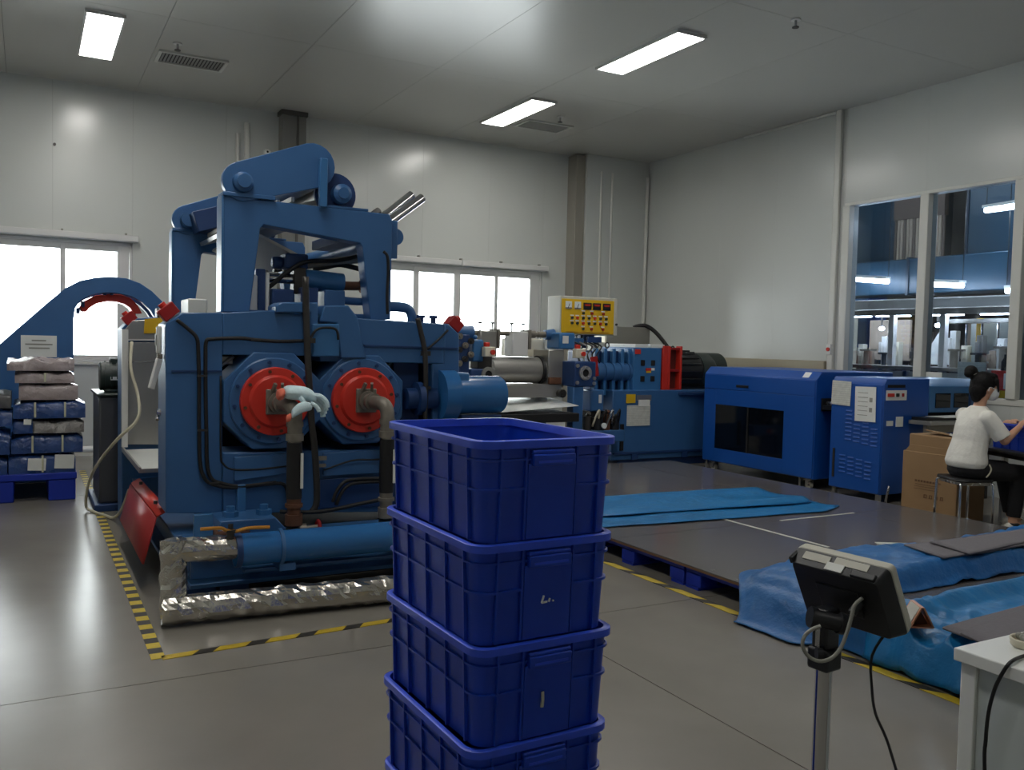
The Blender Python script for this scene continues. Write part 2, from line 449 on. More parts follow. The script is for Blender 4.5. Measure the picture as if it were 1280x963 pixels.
# window wall to the next hall
w3 = tag(MB().bx(XR-.01, XR+.14, 3.2, 7.74, .98, 1.05).bx(XR-.005, XR+.14, 3.2, 7.74, 3.33, 3.37)
         .make('window_3', 'trimw', bevel=.006), kind='structure')
for y in (7.69, 6.595, 5.49, 4.35, 3.22):
    MB().bx(XR-.03, XR+.14, y-.055, y+.055, 1.05, 3.33).make('mullion', 'trimw', w3, bevel=.008)
for a, b in ((6.65, 7.635), (5.545, 6.54), (4.405, 5.435), (3.275, 4.295)):
    MB().bx(XR+.05, XR+.056, a, b, 1.05, 3.33).make('pane', 'hglass', w3)
tag(MB().bx(XR-.05, XR-.001, 7.80, 7.885, 0, HT-.001).bx(XR-.03, XR-.001, 7.885, 7.91, 0, HT-.001).make('trim_1', 'trimw', bevel=.012), kind='structure')
tag(MB().bx(XR-.03, XR-.001, 7.915, 9.55, HT-.035, HT-.001).make('trim_2', 'trimw', bevel=.01), kind='structure')
tag(MB().bx(XR-.06, XR-.001, 7.92, 11.6, 1.0, 1.385).make('trim_3', 'beige', bevel=.01), kind='structure')
# boxed column in the corner with its coved corner trims, and the pipe chase on the back wall
cb = tag(MB().bx(7.78, XR-.002, 11.76, YB-.002, 0, HT-.001).make('trim_4', 'wall'), kind='structure')
MB().bx(7.60, 7.775, 11.80, YB-.002, 0, HT-.02).make('column_side', 'strip', cb, bevel=.01)
for x in (8.06, 8.27):
    MB().cyl((x, 11.765, 0), (x, 11.765, HT-.25), .022, 10).make('coving', 'trimw', cb)
MB().cyl((8.96, 11.74, 0), (8.96, 11.74, HT-.25), .03, 10).make('coving', 'trimw', cb)
pc = tag(MB().bx(2.98, 3.30, 11.84, YB-.002, 0, HT-.06).make('trim_5', 'duct', bevel=.01), kind='structure')
MB().bx(3.17, 3.20, 11.825, 11.845, 0, HT-.06).make('seam', 'ductd', pc)
MB().bx(2.96, 3.32, 11.82, YB-.002, HT-.06, HT-.001).make('cap', 'ductd', pc, bevel=.006)
tag(MB().cyl((2.44, YB-.012, .3), (2.44, YB-.012, HT-.35), .025, 10).make('trim_6', 'trimw'), kind='structure')
tag(MB().cyl((2.56, YB-.015, .3), (2.56, YB-.015, HT-.2), .035, 10).make('trim_7', 'trimw'), kind='structure')
bb = tag(MB().bx(XL, XR, YB-.012, YB-.001, 0, .1).make('baseboard_back', 'trimw'), kind='structure')

# ceiling lights, vents, sprinklers
def lamp_panel(x0, x1, y0, y1, label):
    t = thing('ceiling_light', label, 'ceiling light', ((x0+x1)/2, (y0+y1)/2, HT))
    z = HT
    MB().bx(x0-.02, x0, y0-.02, y1+.02, z-.03, z).bx(x1, x1+.02, y0-.02, y1+.02, z-.03, z).bx(x0, x1, y0-.02, y0, z-.03, z).bx(x0, x1, y1, y1+.02, z-.03, z).make('frame', 'alu', t)
    MB().bx(x0, x1, y0, y1, z-.024, z-.006).make('diffuser', 'lamp', t)
lamp_panel(.505, .82, 9.30, 10.75, 'ceiling light panel at the left, nearest the far left window')
lamp_panel(5.46, 5.79, 6.75, 8.10, 'larger-looking ceiling light panel right of centre, nearer the camera')
lamp_panel(5.46, 5.79, 9.52, 10.90, 'smaller-looking ceiling light panel just in front of the small air vent')
for x0 in (.505, 5.46):
    for y0 in ((1.0, 3.75, 6.52) if x0 < 1 else (1.15, 3.95)):
        lamp_panel(x0, x0+.32, y0, y0+1.4, 'ceiling light panel overhead, %s row, %s' % ('left' if x0 < 1 else 'right', 'over the foreground' if y0 < 2 else 'in front of the mill' if y0 < 3.9 else 'over the middle of the room'))
def vent(x0, x1, y0, y1, label):
    t = thing('air_vent', label, 'air vent', ((x0+x1)/2, (y0+y1)/2, HT)); z = HT
    MB().bx(x0, x1, y0, y0+.035, z-.02, z-.001).bx(x0, x1, y1-.035, y1, z-.02, z-.001).bx(x0, x0+.035, y0+.035, y1-.035, z-.02, z-.001).bx(x1-.035, x1, y0+.035, y1-.035, z-.02, z-.001).make('frame', 'trimw', t)
    MB().bx(x0+.035, x1-.035, y0+.035, y1-.035, z-.006, z-.001).make('backing', 'dark', t)
    n = 18
    for k in range(n):
        x = x0+.04+(x1-x0-.08)*(k+.5)/n
        MB().box((x, (y0+y1)/2, z-.012), (.022, y1-y0-.08, .004), Euler((0, .5, 0)).to_matrix()).make('slat', 'duct', t, smooth=False)
vent(1.24, 1.96, 10.15, 10.58, 'larger white-framed air vent in the ceiling at the left')
vent(5.93, 6.65, 10.42, 10.86, 'smaller-looking ceiling air vent beyond the two right light panels')
for (x, y), l in zip(((1.381, 9.84), (6.229, 10.10), (6.196, 5.97)), ('small ceiling sprinkler beside the large left air vent', 'small ceiling sprinkler beside the small right air vent', 'small ceiling sprinkler near the upper right, alone on a panel joint')):
    t = thing('sprinkler', l, 'sprinkler', (x, y, HT))
    MB().cyl((x, y, HT-.012), (x, y, HT-.001), .045, 16).make('flange', 'alu', t)
    MB().cyl((x, y, HT-.07), (x, y, HT-.012), .012, 10).make('stem', 'steel', t)
    MB().cyl((x, y, HT-.078), (x, y, HT-.07), .032, 10).make('deflector', 'dsteel', t)
t = thing('security_camera', 'small white dome camera on the back wall left of the grey pipe chase', 'camera', (2.8, YB, 3.98))
MB().bx(2.74, 2.88, YB-.10, YB-.002, 3.92, 3.945).make('bracket', 'alu', t, bevel=.004)
MB().lathe((2.81, YB-.07, 3.945), (0,0,1), [(0,.05),(.03,.055),(.06,.05),(.085,.02),(.09,0)], 14).make('dome', 'white', t)
MB().ball((2.81, YB-.118, 3.985), .016, 8, 6).make('lens', 'dark', t)
t = thing('wall_knob', 'tiny dark fixing on the back wall under the left light reflection', 'fixing', (.3, YB, 3.8))
MB().cyl((.30, YB-.02, 3.78), (.30, YB-.001, 3.78), .018, 10).make('knob', 'dsteel', t)
t = thing('alarm_button', 'small red and white call point on the right wall trim beside the hall window', 'alarm', (XR, 7.84, 1.5))
MB().bx(XR-.075, XR-.052, 7.81, 7.88, 1.47, 1.60).make('plate', 'white', t, bevel=.004)
MB().cyl((XR-.09, 7.845, 1.535), (XR-.075, 7.845, 1.535), .025, 12).make('button', 'red', t)

# ------------------------------------------------------------------ neighbouring hall beyond the windows
HX = 17.0
tag(MB().bx(XR+.14, HX, 1, 12.2, -.1, 0).make('hall_floor', 'hallfl'), kind='structure')
tag(MB().bx(XR+.14, HX, 1, 12.2, 5.2, 5.3).make('hall_ceiling', 'hductd'), kind='structure')
tag(MB().bx(HX, HX+.1, 1, 12.2, 0, 5.2).make('hall_wall', 'hall'), kind='structure')
tag(MB().bx(XR+.14, HX, 12.1, 12.2, 0, 5.2).make('hall_wall', 'hall'), kind='structure')
tag(MB().bx(XR+.14, HX, 1, 1.1, 0, 5.2).make('hall_wall', 'hall'), kind='structure')
def hduct(name, label, x0, x1, y0, y1, z0, z1, m='hduct'):
    t = thing(name, label, 'duct', ((x0+x1)/2, (y0+y1)/2, z0))
    MB().bx(x0, x1, y0, y1, z0, z1).make('duct_shell', m, t, bevel=.02)
    for y in (y0+.2, y1-.2):
        for x in (x0+.05, x1-.05): MB().cyl((x, y, z1), (x, y, 5.2), .008, 6).make('hanger', 'dsteel', t)
    n = max(1, int((y1-y0)/1.3))
    for k in range(n+1):
        y = y0+(y1-y0)*k/n
        MB().bx(x0-.02, x1+.02, y-.02, y+.02, z0-.02, z1+.02).make('flange', 'hductd', t)
hduct('air_duct', 'long horizontal blue duct across the hall behind the glass', 11.6, 12.15, 5.6, 11.9, 2.40, 2.93)
hduct('air_duct', 'upper blue duct in the hall behind the left glass pane', 13.2, 14.2, 9.9, 11.9, 2.9, 4.5, 'hduct')
hduct('air_duct', 'tall blue duct in the hall behind the middle of the right pane', 12.3, 13.0, 7.5, 8.3, 3.0, 4.4, 'hduct')
hduct('air_duct', 'dark blue duct at the far right behind the hall glass', 12.4, 13.2, 5.8, 6.75, 3.0, 4.4, 'hductd')
t = thing('corrugated_screen', 'grey corrugated screen hanging in the hall between two blue ducts', 'screen', (12.6, 9.5, 2.7))
ca = (12.6,8.899,3.302)[1]; cb_ = (12.6,9.822,3.387)[1]
for k in range(16):
    y = ca+(cb_-ca)*(k+.5)/16
    MB().cyl((12.64, y, 3.0), (12.64, y, 3.72), (cb_-ca)/32*.96, 8).make('rib', 'tan' if k % 3 else 'brown', t)
MB().bx(12.6, 12.7, ca, cb_, 3.70, 5.2).make('top_board', 'brown', t)
t = thing('brown_board', 'brown board hung high in the hall behind the right pane', 'board', (12.2, 7.1, 3))
MB().bx(12.23, 12.29, 6.8, 7.45, 3.0, 4.1).make('panel', 'brown', t, bevel=.01)
MB().bx(12.2, 12.23, 7.05, 7.09, 3.0, 4.1).make('post', 'dsteel', t)

def tube_light(p, q, label):
    p = Vector(p); q = Vector(q)
    t = thing('tube_light', label, 'tube light', (p+q)/2)
    MB().bar(p+Vector((0,0,.05)), q+Vector((0,0,.05)), .12, .04).make('housing', 'white', t)
    MB().cyl(p, q, .035, 10).make('tube', 'tube', t)
    for e in (p, q):
        MB().cyl(e+Vector((0,0,.07)), (e.x, e.y, 5.2), .006, 6).make('hanger', 'dsteel', t)
tube_light((11.2,9.652,2.663), (11.2,8.782,2.568), 'bright tube light behind the lower left hall pane')
tube_light((11.2,8.206,2.505), (11,7.455,2.436), 'bright tube light just right of the middle window post')
tube_light((11.6,7.557,3.506), (10.6,6.331,3.34), 'tube light high up at the right edge of the hall window')
tube_light((14.5,11.327,2.728), (14.5,10.805,2.735), 'thin distant tube light low behind the left pane')
tube_light((11.5,7.155,2.373), (11.5,6.709,2.396), 'distant tube light low at the right edge of the hall window')

def post_frame(x, ys, z0, z1, w, m, t, top=True):
    for y in ys: MB().bx(x-w/2, x+w/2, y-w/2, y+w/2, z0, z1).make('post', m, t)
    if top: MB().bx(x-w/2, x+w/2, min(ys)-w/2, max(ys)+w/2, z1, z1+w).make('rail', m, t)
# assembly machine with a white bridge
t = thing('assembly_line', 'white framed assembly line with a long white bridge behind the hall glass', 'machine', (10.8, 8, 0))
MB().bx(10.75, 11.15, 6.2, 9.3, 2.12, 2.27).make('bridge', 'alu', t, bevel=.02)
MB().bx(10.68, 10.75, 6.2, 9.3, 2.04, 2.12).make('bridge_rail', 'stain', t)
for y in (9.2, 8.35, 7.55, 6.45): MB().bx(10.75, 10.83, y-.04, y+.04, 0, 2.1).make('post', 'alu', t)
MB().bx(10.6, 11.6, 6.2, 9.3, 1.28, 1.33).make('table_top', 'stain', t, bevel=.005)
MB().bx(10.62, 10.66, 6.2, 9.3, .9, 1.26).make('apron', 'lgrey', t)
for y in (9.0, 8.0, 7.0, 6.3): MB().bx(10.62, 10.69, y-.03, y+.03, 0, 1.27).make('leg', 'alu', t)
MB().bx(11.3, 11.34, 8.45, 9.15, 1.4, 2.0).make('back_panel', 'tan', t)
MB().bx(11.3, 11.34, 6.9, 7.5, 1.4, 2.0).make('back_panel', 'whitep', t)
MB().bx(11.2, 11.26, 7.3, 7.36, 1.33, 2.0).make('guide', 'yellow', t)
MB().prism([(7.7,1.36),(8.05,1.36),(8.05,1.6),(7.88,1.86),(7.7,1.6)], 'x', 11.2, 11.24).make('shield', 'white', t)
for k, (y, z, r) in enumerate(((8.9,1.4,.09),(8.6,1.42,.07),(7.5,1.45,.1),(7.15,1.42,.08),(6.8,1.5,.12),(6.6,1.42,.07))):
    MB().cyl((10.95, y, 1.33), (10.95, y, 1.33+r*2.2), r*.5, 10).bx(10.9, 11.05, y-r, y+r, 1.33+r*2.2, 1.36+r*2.2).make('fixture', 'dsteel' if k % 2 else 'cast', t)
for k in range(5):
    y = 6.55+k*.22
    MB().cyl((11.1, y, 1.55), (11.1, y, 1.95), .015, 8).make('rod', 'chrome', t)
MB().bx(10.9, 11.2, 6.5, 7.7, 1.93, 1.98).make('beam', 'stain', t)
for y in (6.5, 7.3, 8.1, 8.75):
    MB().bx(10.80, 10.84, y, y+.55, 2.025, 2.04).make('added_led_bar', 'tube', t)  # LED bars added under the bridge to brighten the table below
for y, z in ((8.62, 1.86), (7.72, 1.9), (6.52, 1.86)):
    MB().ball((10.9, y, z), (.03, .045, .03), 10, 8).make('work_lamp', 'tube', t)
    MB().cyl((10.9, y, z+.04), (10.9, y, 2.12), .012, 8).make('lamp_stem', 'dsteel', t)
for k, (y, h_, m) in enumerate(((9.1,.3,'lgrey'),(8.98,.2,'tan'),(8.72,.42,'alu'),(8.48,.34,'cream'),(8.2,.26,'dsteel'),(7.62,.5,'alu'),(7.42,.3,'cream'),(7.22,.44,'stain'),(7.05,.24,'tan'),(6.92,.4,'alu'),(6.72,.3,'lgrey'),(6.42,.36,'stain'),(6.3,.5,'alu'))):
    MB().bx(11.05+.02*(k % 3), 11.15+.02*(k % 3), y-.045, y+.045, 1.33, 1.33+h_).bx(11.0, 11.05, y-.02, y+.02, 1.33+h_*.4, 1.33+h_*.8).make('module', m, t, bevel=.006)
t = thing('test_bench', 'low bench of dark fixtures behind the left hall pane', 'machine', (11, 9.6, 0))
MB().bx(10.6, 11.4, 9.45, 10.4, 1.1, 1.16).make('table_top', 'stain', t)
for y in (9.5, 10.35): MB().bx(10.65, 10.71, y-.03, y+.03, 0, 1.1).make('leg', 'alu', t)
for k in range(7):
    y = 9.5+k*.13
    MB().bx(10.7, 10.8, y-.05, y+.05, 1.16, 1.24).cyl((10.75, y, 1.24), (10.75, y, 1.3), .025, 8).make('fixture', 'dsteel', t)
t = thing('control_cabinet', 'tall cream cabinet in the hall at the left edge of the glass', 'cabinet', (11.6, 10.4, 0))
MB().bx(11.5, 12.0, 9.95, 10.45, 0, 2.1).make('body', 'cream', t, bevel=.01)
MB().bx(11.48, 11.5, 10.0, 10.4, .2, 1.95).make('door', 'tan', t, bevel=.005)
MB().bx(11.46, 11.48, 10.12, 10.3, 1.6, 1.8).make('notice', 'plain', t)
t = thing('blue_locker', 'blue upright locker deep in the hall behind the left pane', 'cabinet', (13.4, 11, 0))
MB().bx(13.4, 13.9, 10.9, 11.6, 1.6, 2.6).make('body', 'cab', t, bevel=.01)
MB().bx(13.38, 13.4, 10.92, 11.24, 1.65, 2.55).make('door', 'bluel', t); MB().bx(13.38, 13.4, 11.26, 11.58, 1.65, 2.55).make('door', 'bluel', t)
MB().bx(13.42, 13.47, 10.92, 10.97, 0, 1.6).bx(13.42, 13.47, 11.53, 11.58, 0, 1.6).bx(13.83, 13.88, 10.92, 10.97, 0, 1.6).bx(13.83, 13.88, 11.53, 11.58, 0, 1.6).make('stand', 'dsteel', t)
for k, (y0, y1, z0, z1, m, l) in enumerate(((11.1,11.9,0,2.0,'tan','tan cabinet far back in the hall, left pane'),(10.0,10.9,0,1.9,'brown','brown cabinet far back in the hall near the middle post'),(8.2,9.4,0,2.1,'tan','wide tan cabinet far back in the hall, right pane'),(7.0,7.8,0,1.9,'whitep','pale cabinet far back in the hall at the right'))):
    t = thing('storage_cabinet', l, 'cabinet', (14.2, (y0+y1)/2, 0))
    MB().bx(14.0, 14.5, y0, y1, z0, z1).make('body', m, t, bevel=.01)
    MB().bx(13.98, 14.0, y0+.03, (y0+y1)/2-.01, .1, z1-.05).make('door', m, t)
    MB().bx(13.98, 14.0, (y0+y1)/2+.01, y1-.03, .1, z1-.05).make('door', m, t)
t = thing('fire_cabinet', 'red extinguisher cabinet on a yellow stand at the right edge of the hall window', 'fire cabinet', (10, 6, 0))
MB().bx(9.9, 10.2, 6.02, 6.30, 1.10, 1.33).make('body', 'red', t, bevel=.01)
MB().bx(9.88, 9.9, 6.08, 6.13, 1.12, 1.3).make('notice', 'plain', t)
MB().bx(9.9, 10.2, 6.0, 6.32, 1.0, 1.10).make('stand', 'yellow', t); MB().bx(9.95, 10.15, 6.05, 6.27, 0, 1.0).make('base', 'dsteel', t)
for y in (6.1, 6.22):
    MB().lathe((10.05, y, 1.33), (0,0,1), [(0,0),(0,.05),(.1,.05),(.15,.02),(.19,.02),(.19,0)], 10).make('bottle', 'blackp', t)
t = thing('notice_stand', 'white printed notice panel standing in the hall behind the worker', 'notice', (9.9, 6.5, 0))
MB().bx(9.9, 9.92, 6.36, 6.72, 1.0, 1.42).make('sheet', 'paper', t); MB().bx(9.93, 9.96, 6.5, 6.55, 0, 1.0).bx(9.85, 10.05, 6.4, 6.68, 0, .02).make('stand', 'alu', t)
t = thing('notice_sheet', 'white paper notice taped inside the hall window above the blue hood', 'notice', (XR+.06, 6.4, 1.1))
MB().bx(XR+.044, XR+.048, 6.33, 6.53, 1.09, 1.30).make('sheet', 'plain', t)

# floor marking tape
def tape(name, label, p, q, w, m):
    p = Vector((*p, 0)); q = Vector((*q, 0))
    o = MB().bx(-w/2, w/2, 0, (q-p).length, .0008, .003).make(name, m, smooth=False)
    o.location = p; o.rotation_euler = (0, 0, math.atan2(q.y-p.y, q.x-p.x)-PI/2)
    return tag(o, label, 'floor tape')
tape('floor_tape', 'black and yellow floor tape running along the left side of the mill', (.535, 4.30), (.535, 10.7), .062, 'tape')
tape('floor_tape', 'black and yellow floor tape across the front of the mill', (.55, 4.305), (1.95, 4.40), .055, 'tape2')
tape('floor_tape', 'worn yellow floor tape along the near edge of the raised board platform', (3.54, 8.2), (3.525, 1.2), .06, 'tape3')
tape('floor_tape', 'worn floor tape in front of the two blue cabinets', (6.96, 8.4), (6.96, 3.4), .06, 'tape3')

# ------------------------------------------------------------------ the big two-roll mill
ml = thing('roll_mill', 'big blue two-roll mill with round red flanges and an overhead frame', 'machine', (1.6, 6.6, 0))
F = 5.35
# base
b = MB()
for z0, z1 in ((.335, .36), (.12, .145)): b.bx(.78, 2.75, 4.985, 5.30, z0, z1)
b.bx(.80, 2.75, 5.10, 5.13, .145, .335)
b.make('front_beam', 'blue', ml, bevel=.004)
b = MB()
for z0, z1 in ((.335, .36), (.10, .125)): b.bx(0.74, .95, 5.30, 8.1, z0, z1)
b.bx(.82, .85, 5.30, 8.1, .125, .335)
b.make('side_beam', 'blue', ml, bevel=.004)
b = MB()
for z0, z1 in ((.335, .36), (.10, .125)): b.bx(2.5, 2.75, 5.30, 8.1, z0, z1)
b.bx(2.6, 2.63, 5.30, 8.1, .125, .335)
b.make('side_beam', 'blued', ml, bevel=.004)
MB().bx(.95, 2.5, 5.4, 7.2, .0, .34).make('underside_dark_box', 'dark', ml)  # dark box added to keep the space under the mill black
MB().bx(.95, 2.5, 7.2, 8.1, .0, .34).make('rear_bed', 'blued', ml, bevel=.01)
for x, y in ((.84, 5.06), (1.02, 5.06), (2.6, 5.06), (.84, 7.2), (.84, 7.98), (2.6, 7.98)):
    MB().bx(x-.08, x+.08, y-.06, y+.10, 0, .12).make('foot', 'blued', ml, bevel=.005)
MB().bx(.80, .90, 4.99, 5.03, .36, .53).make('corner_post', 'bluel', ml, bevel=.004)
MB().bx(.93, 1.12, 5.05, 5.2, .36, .42).make('hose_bundle', 'rust', ml, bevel=.02)
# front side plate
def plate(name, m, polys, y0, y1, parent=ml, bevel=.008):
    b = MB()
    for p in polys: b.prism(p, 'y', y0, y1)
    return b.make(name, m, parent, bevel=bevel)
plate('side_plate', 'blue', [
    [(0.7,0.482),(0.695,1.573),(0.785,1.64),(1.007,1.648),(1.017,0.459)],
    [(1.008,1.648),(1.32,1.675),(1.32,1.66),(2.433,1.628),(2.439,1.362),(1.595,1.368),(1.595,1.403),(1.01,1.4)],
    [(2.352,1.361),(2.439,1.362),(2.433,1.628),(2.468,1.629),(2.546,1.562),(2.574,0.357),(2.372,0.371)],
    [(1.015,0.822),(2.363,0.796),(2.372,0.371),(1.018,0.459)]], 5.35, 5.68)
plate('panel_line', 'blued', [[(0.726,1.308),(1.004,1.31),(1.004,1.301),(0.726,1.299)], [(1.877,1.478),(2.534,1.47),(2.534,1.46),(1.877,1.468)]], 5.338, 5.35, bevel=0)
plate('top_block', 'blue', [[(1.31,1.659),(1.31,1.702),(1.343,1.723),(1.568,1.732),(1.572,1.428),(1.522,1.428),(1.519,1.667)]], 5.31, 5.52)
plate('middle_block', 'bluel', [[(1.527,1.599),(1.698,1.604),(1.701,1.401),(1.53,1.398)]], 5.29, 5.5)
plate('saddle_block', 'blue', [[(1.577,1.615),(1.601,1.714),(1.758,1.721),(1.816,1.653),(1.878,1.393),(1.712,1.391),(1.683,1.609)]], 5.30, 5.6)
plate('lower_panel', 'blue', [[(1.077,0.795),(1.483,0.807),(1.485,0.689),(1.078,0.652)]], 5.325, 5.35, bevel=.004)
plate('lower_panel', 'blue', [[(1.619,0.797),(2.339,0.806),(2.342,0.657),(1.621,0.652)]], 5.325, 5.35, bevel=.004)
plate('lower_panel', 'blued', [[(1.596,0.633),(2.342,0.635),(2.346,0.421),(1.599,0.452)]], 5.33, 5.35, bevel=.004)
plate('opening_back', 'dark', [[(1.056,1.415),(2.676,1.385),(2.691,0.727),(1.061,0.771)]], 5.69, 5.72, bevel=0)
plate('inner_post', 'blued', [[(2.117,1.37),(2.3,1.367),(2.311,0.786),(2.127,0.793)]], 5.45, 5.66)
MB().cyl((2.17, 5.36, 1.13), (2.38, 5.36, 1.13), .07, 16).cyl((2.24, 5.36, 1.13), (2.28, 5.36, 1.13), .11, 16).make('coupling', 'blued', ml)
for (x0, x1, z0, z1) in ((.99, 1.1, 1.34, 1.39), (2.03, 2.13, 1.33, 1.38)):
    MB().bx(x0, x1, 5.5, 5.56, z0, z1).cyl((x0+.02, 5.48, z0-.02), (x1, 5.48, z1), .012, 8).make('bracket', 'stain', ml, bevel=.005)
# foot plinths with bolts
for x0, x1 in ((.93, 1.32), (2.2, 2.56)):
    MB().prism([(x0, .36), (x0+.02, .47), (x1-.06, .47), (x1, .40), (x1, .36)], 'y', 5.06, 5.36).make('plinth', 'blue', ml, bevel=.006)
    for x in (x0+.1, x1-.1):
        MB().cyl((x, 5.18, .47), (x, 5.18, .50), .045, 6).cyl((x, 5.18, .50), (x, 5.18, .53), .025, 8).make('bolt', 'bluel', ml)
    MB().box((x0+.19, 5.33, .54), (.05, .03, .18)).make('gusset', 'bluel', ml, bevel=.004)
# bearing housings and red flanges
for cx_, cz_, r_oct in ((1.303, 1.128, .300), (1.858, 1.130, .290)):
    h = MB().prism(ngon(cx_, cz_, r_oct/math.cos(PI/8)*.97, 8, PI/8), 'y', 5.325, 5.62).make('bearing_housing', 'blue', ml, bevel=.008)
    MB().lathe((cx_, 5.33, cz_), (0, -1, 0), [(0, .262), (.02, .262), (.026, .255), (.026, 0)], 40).make('cover_ring', 'bluel' if cx_ > 2 else 'blue', h)
    bo = MB()
    for k in range(12):
        a = 2*PI*k/12+.13
        bo.cyl((cx_+.234*math.cos(a), 5.306, cz_+.234*math.sin(a)), (cx_+.234*math.cos(a), 5.292, cz_+.234*math.sin(a)), .012, 6)
    tag(bo.make('bolts', 'blued', h), kind='stuff')
    f = MB().lathe((cx_, 5.305, cz_), (0, -1, 0), [(0, .205), (.035, .205), (.04, .200), (.04, .160), (.052, .152), (.058, .145), (.058, 0)], 44).make('flange', 'red', ml)
    bo = MB()
    for k in range(8):
        a = 2*PI*k/8+.2
        bo.cyl((cx_+.181*math.cos(a), 5.266, cz_+.181*math.sin(a)), (cx_+.181*math.cos(a), 5.258, cz_+.181*math.sin(a)), .011, 6)
    tag(bo.make('bolts', 'rust', f), kind='stuff')
    # rotary union and elbow
    u = MB().box((cx_, 5.235, cz_), (.13, .025, .15)).make('union_flange', 'cast', ml, bevel=.006)
    MB().lathe((cx_, 5.225, cz_), (0, -1, 0), [(0, .055), (.03, .055), (.03, .062), (.05, .062), (.05, .045), (.1, .045), (.1, .055), (.125, .055), (.125, .040), (.2, .040), (.2, 0)], 20).make('swivel', 'cast', u)
    for s in (-1, 1):
        MB().bar((cx_+.03*s, 5.22, cz_+.06), (cx_+.02*s, 5.19, cz_+.11), .016, .02).make('lug', 'cast', u)
    px = cx_+.025
    MB().tube([(cx_, 5.04, cz_), (cx_+.005, 4.99, cz_), (cx_+.015, 4.945, cz_-.012), (px, 4.93, cz_-.05), (px, 4.925, cz_-.10)], .042, 14, 4).make('elbow', 'cast', u)
    e = MB().lathe((px, 4.925, cz_-.09), (0, 0, -1), [(0, .048), (.03, .048), (.03, .042), (.07, .042), (.07, .05), (.11, .05), (.11, .038), (.2, .038), (.2, 0)], 16).make('pipe_nipple', 'cast', ml)
    MB().cyl((px, 4.925, cz_-.21), (px, 4.925, .60), .044, 14).make('steam_hose', 'black', ml)
    MB().bx(px+.025, px+.04, 4.88, 4.89, .66, .86).make('hose_label', 'plain', ml)
    MB().lathe((px, 4.925, .60), (0, 0, -1), [(0, .04), (.03, .04), (.03, .05), (.05, .05), (.05, .038), (.09, .038), (.09, .05), (.15, .05), (.16, .035), (.17, 0)], 14).make('hose_fitting', 'rust' if cx_ < 1.5 else 'cast', ml)
    MB().cyl((px, 4.925, .435), (px, 4.925, .37), .044, 14).make('gate_valve', 'blackp', ml)
    MB().cyl((px, 4.91, .39), (px, 4.88, .36), .038, 14).make('riser', 'blue', ml)
MB().cyl((1.375, 4.92, .42), (1.46, 4.90, .43), .015, 10).cyl((1.35, 4.92, .42), (1.40, 4.91, .424), .03, 10).make('valve_stem', 'cast', ml)
hw = MB().cyl((1.458, 4.90, .43), (1.468, 4.90, .43), .012, 10).make('hand_wheel', 'redd', ml)
MB().lathe((1.455, 4.90, .43), (1, 0, .05), [(0, .036), (.006, .044), (.014, .044), (.02, .036), (.01, .032), (0, .036)], 18).make('wheel_rim', 'redd', hw)
# manifold and foil pipes
mf = MB().cyl((.985, 4.84, .352), (2.6, 4.84, .352), .088, 26).make('manifold', 'gloss', ml)
MB().lathe((1.22, 4.84, .352), (1, 0, 0), [(0, .088), (0, .1), (.02, .1), (.02, .088)], 26).make('pipe_collar', 'blue', mf)
MB().lathe((.985, 4.84, .352), (1, 0, 0), [(0, .088), (0, .094), (.03, .094), (.03, .088)], 26).make('end_ring', 'blued', mf)
for x in (1.22, 2.2):
    MB().bx(x, x+.09, 4.80, 5.0, .22, .262).make('pipe_bracket', 'blue', mf, bevel=.004)
MB().bx(1.10, 1.16, 4.99, 5.02, .27, .335).bx(1.05, 2.7, 4.9, 5.0, .205, .225).make('bracket_rail', 'blue', ml, bevel=.004)
def foilpipe(path, r, name='foil_pipe', seed=0):
    """crinkled foil lagging along a path of straight runs"""
    b = MB(); P = []
    for a, c in zip(path, path[1:]):
        a = Vector(a); c = Vector(c); n = max(2, int((c-a).length/.03))
        for k in range(n): P.append(a.lerp(c, k/n))
    P.append(Vector(path[-1])); n = 15; prev = None; rings = []; rnd = random.Random(seed+11)
    for i, p in enumerate(P):
        d = (P[min(i+2, len(P)-1)]-P[max(i-2, 0)]).normalized()
        a = d.orthogonal().normalized() if prev is None else (prev-d*prev.dot(d)).normalized()
        prev = a; bb_ = d.cross(a); ring = []
        for k in range(n):
            t = 2*PI*k/n; dr = (a*math.cos(t)+bb_*math.sin(t))
            q = p+dr*r
            w = (abs(noise.noise(q*11+Vector((seed, 0, 0))))-.2)*.30+(abs(noise.noise(q*27+Vector((seed, 3, 0))))-.2)*.14
            ring.append(p+dr*r*(1+w*.6+rnd.uniform(-.055, .055))+d*rnd.uniform(-.009, .009))
        rings.append(ring)
    b.loft(rings); return b
foilpipe([(.985, 4.83, .372), (.80, 4.83, .378), (.69, 4.83, .38)], .066).make('foil_pipe', 'foil', mf, smooth=False)
foilpipe([(.672, 4.83, .435), (.672, 4.82, .25), (.672, 4.80, .085)], .068, seed=4).make('foil_pipe', 'foil', mf, smooth=False)
foilpipe([(.61, 4.78, .084), (.9, 4.76, .084), (1.7, 4.70, .084), (2.3, 4.64, .084)], .074, seed=9).make('foil_pipe', 'foil', mf, smooth=False)
lv = MB().tube([(.80, 4.80, .49), (.90, 4.79, .49), (.93, 4.79, .475), (.98, 4.79, .465), (1.04, 4.79, .478), (1.16, 4.79, .474)], .010, 8, 3).make('valve_lever', 'brass', mf)
MB().lathe((.955, 4.80, .43), (0, 0, 1), [(0, .02), (.03, .02), (.03, .03), (.045, .03), (.045, .014), (.075, .014), (.075, 0)], 10).make('valve_stem', 'dsteel', lv)
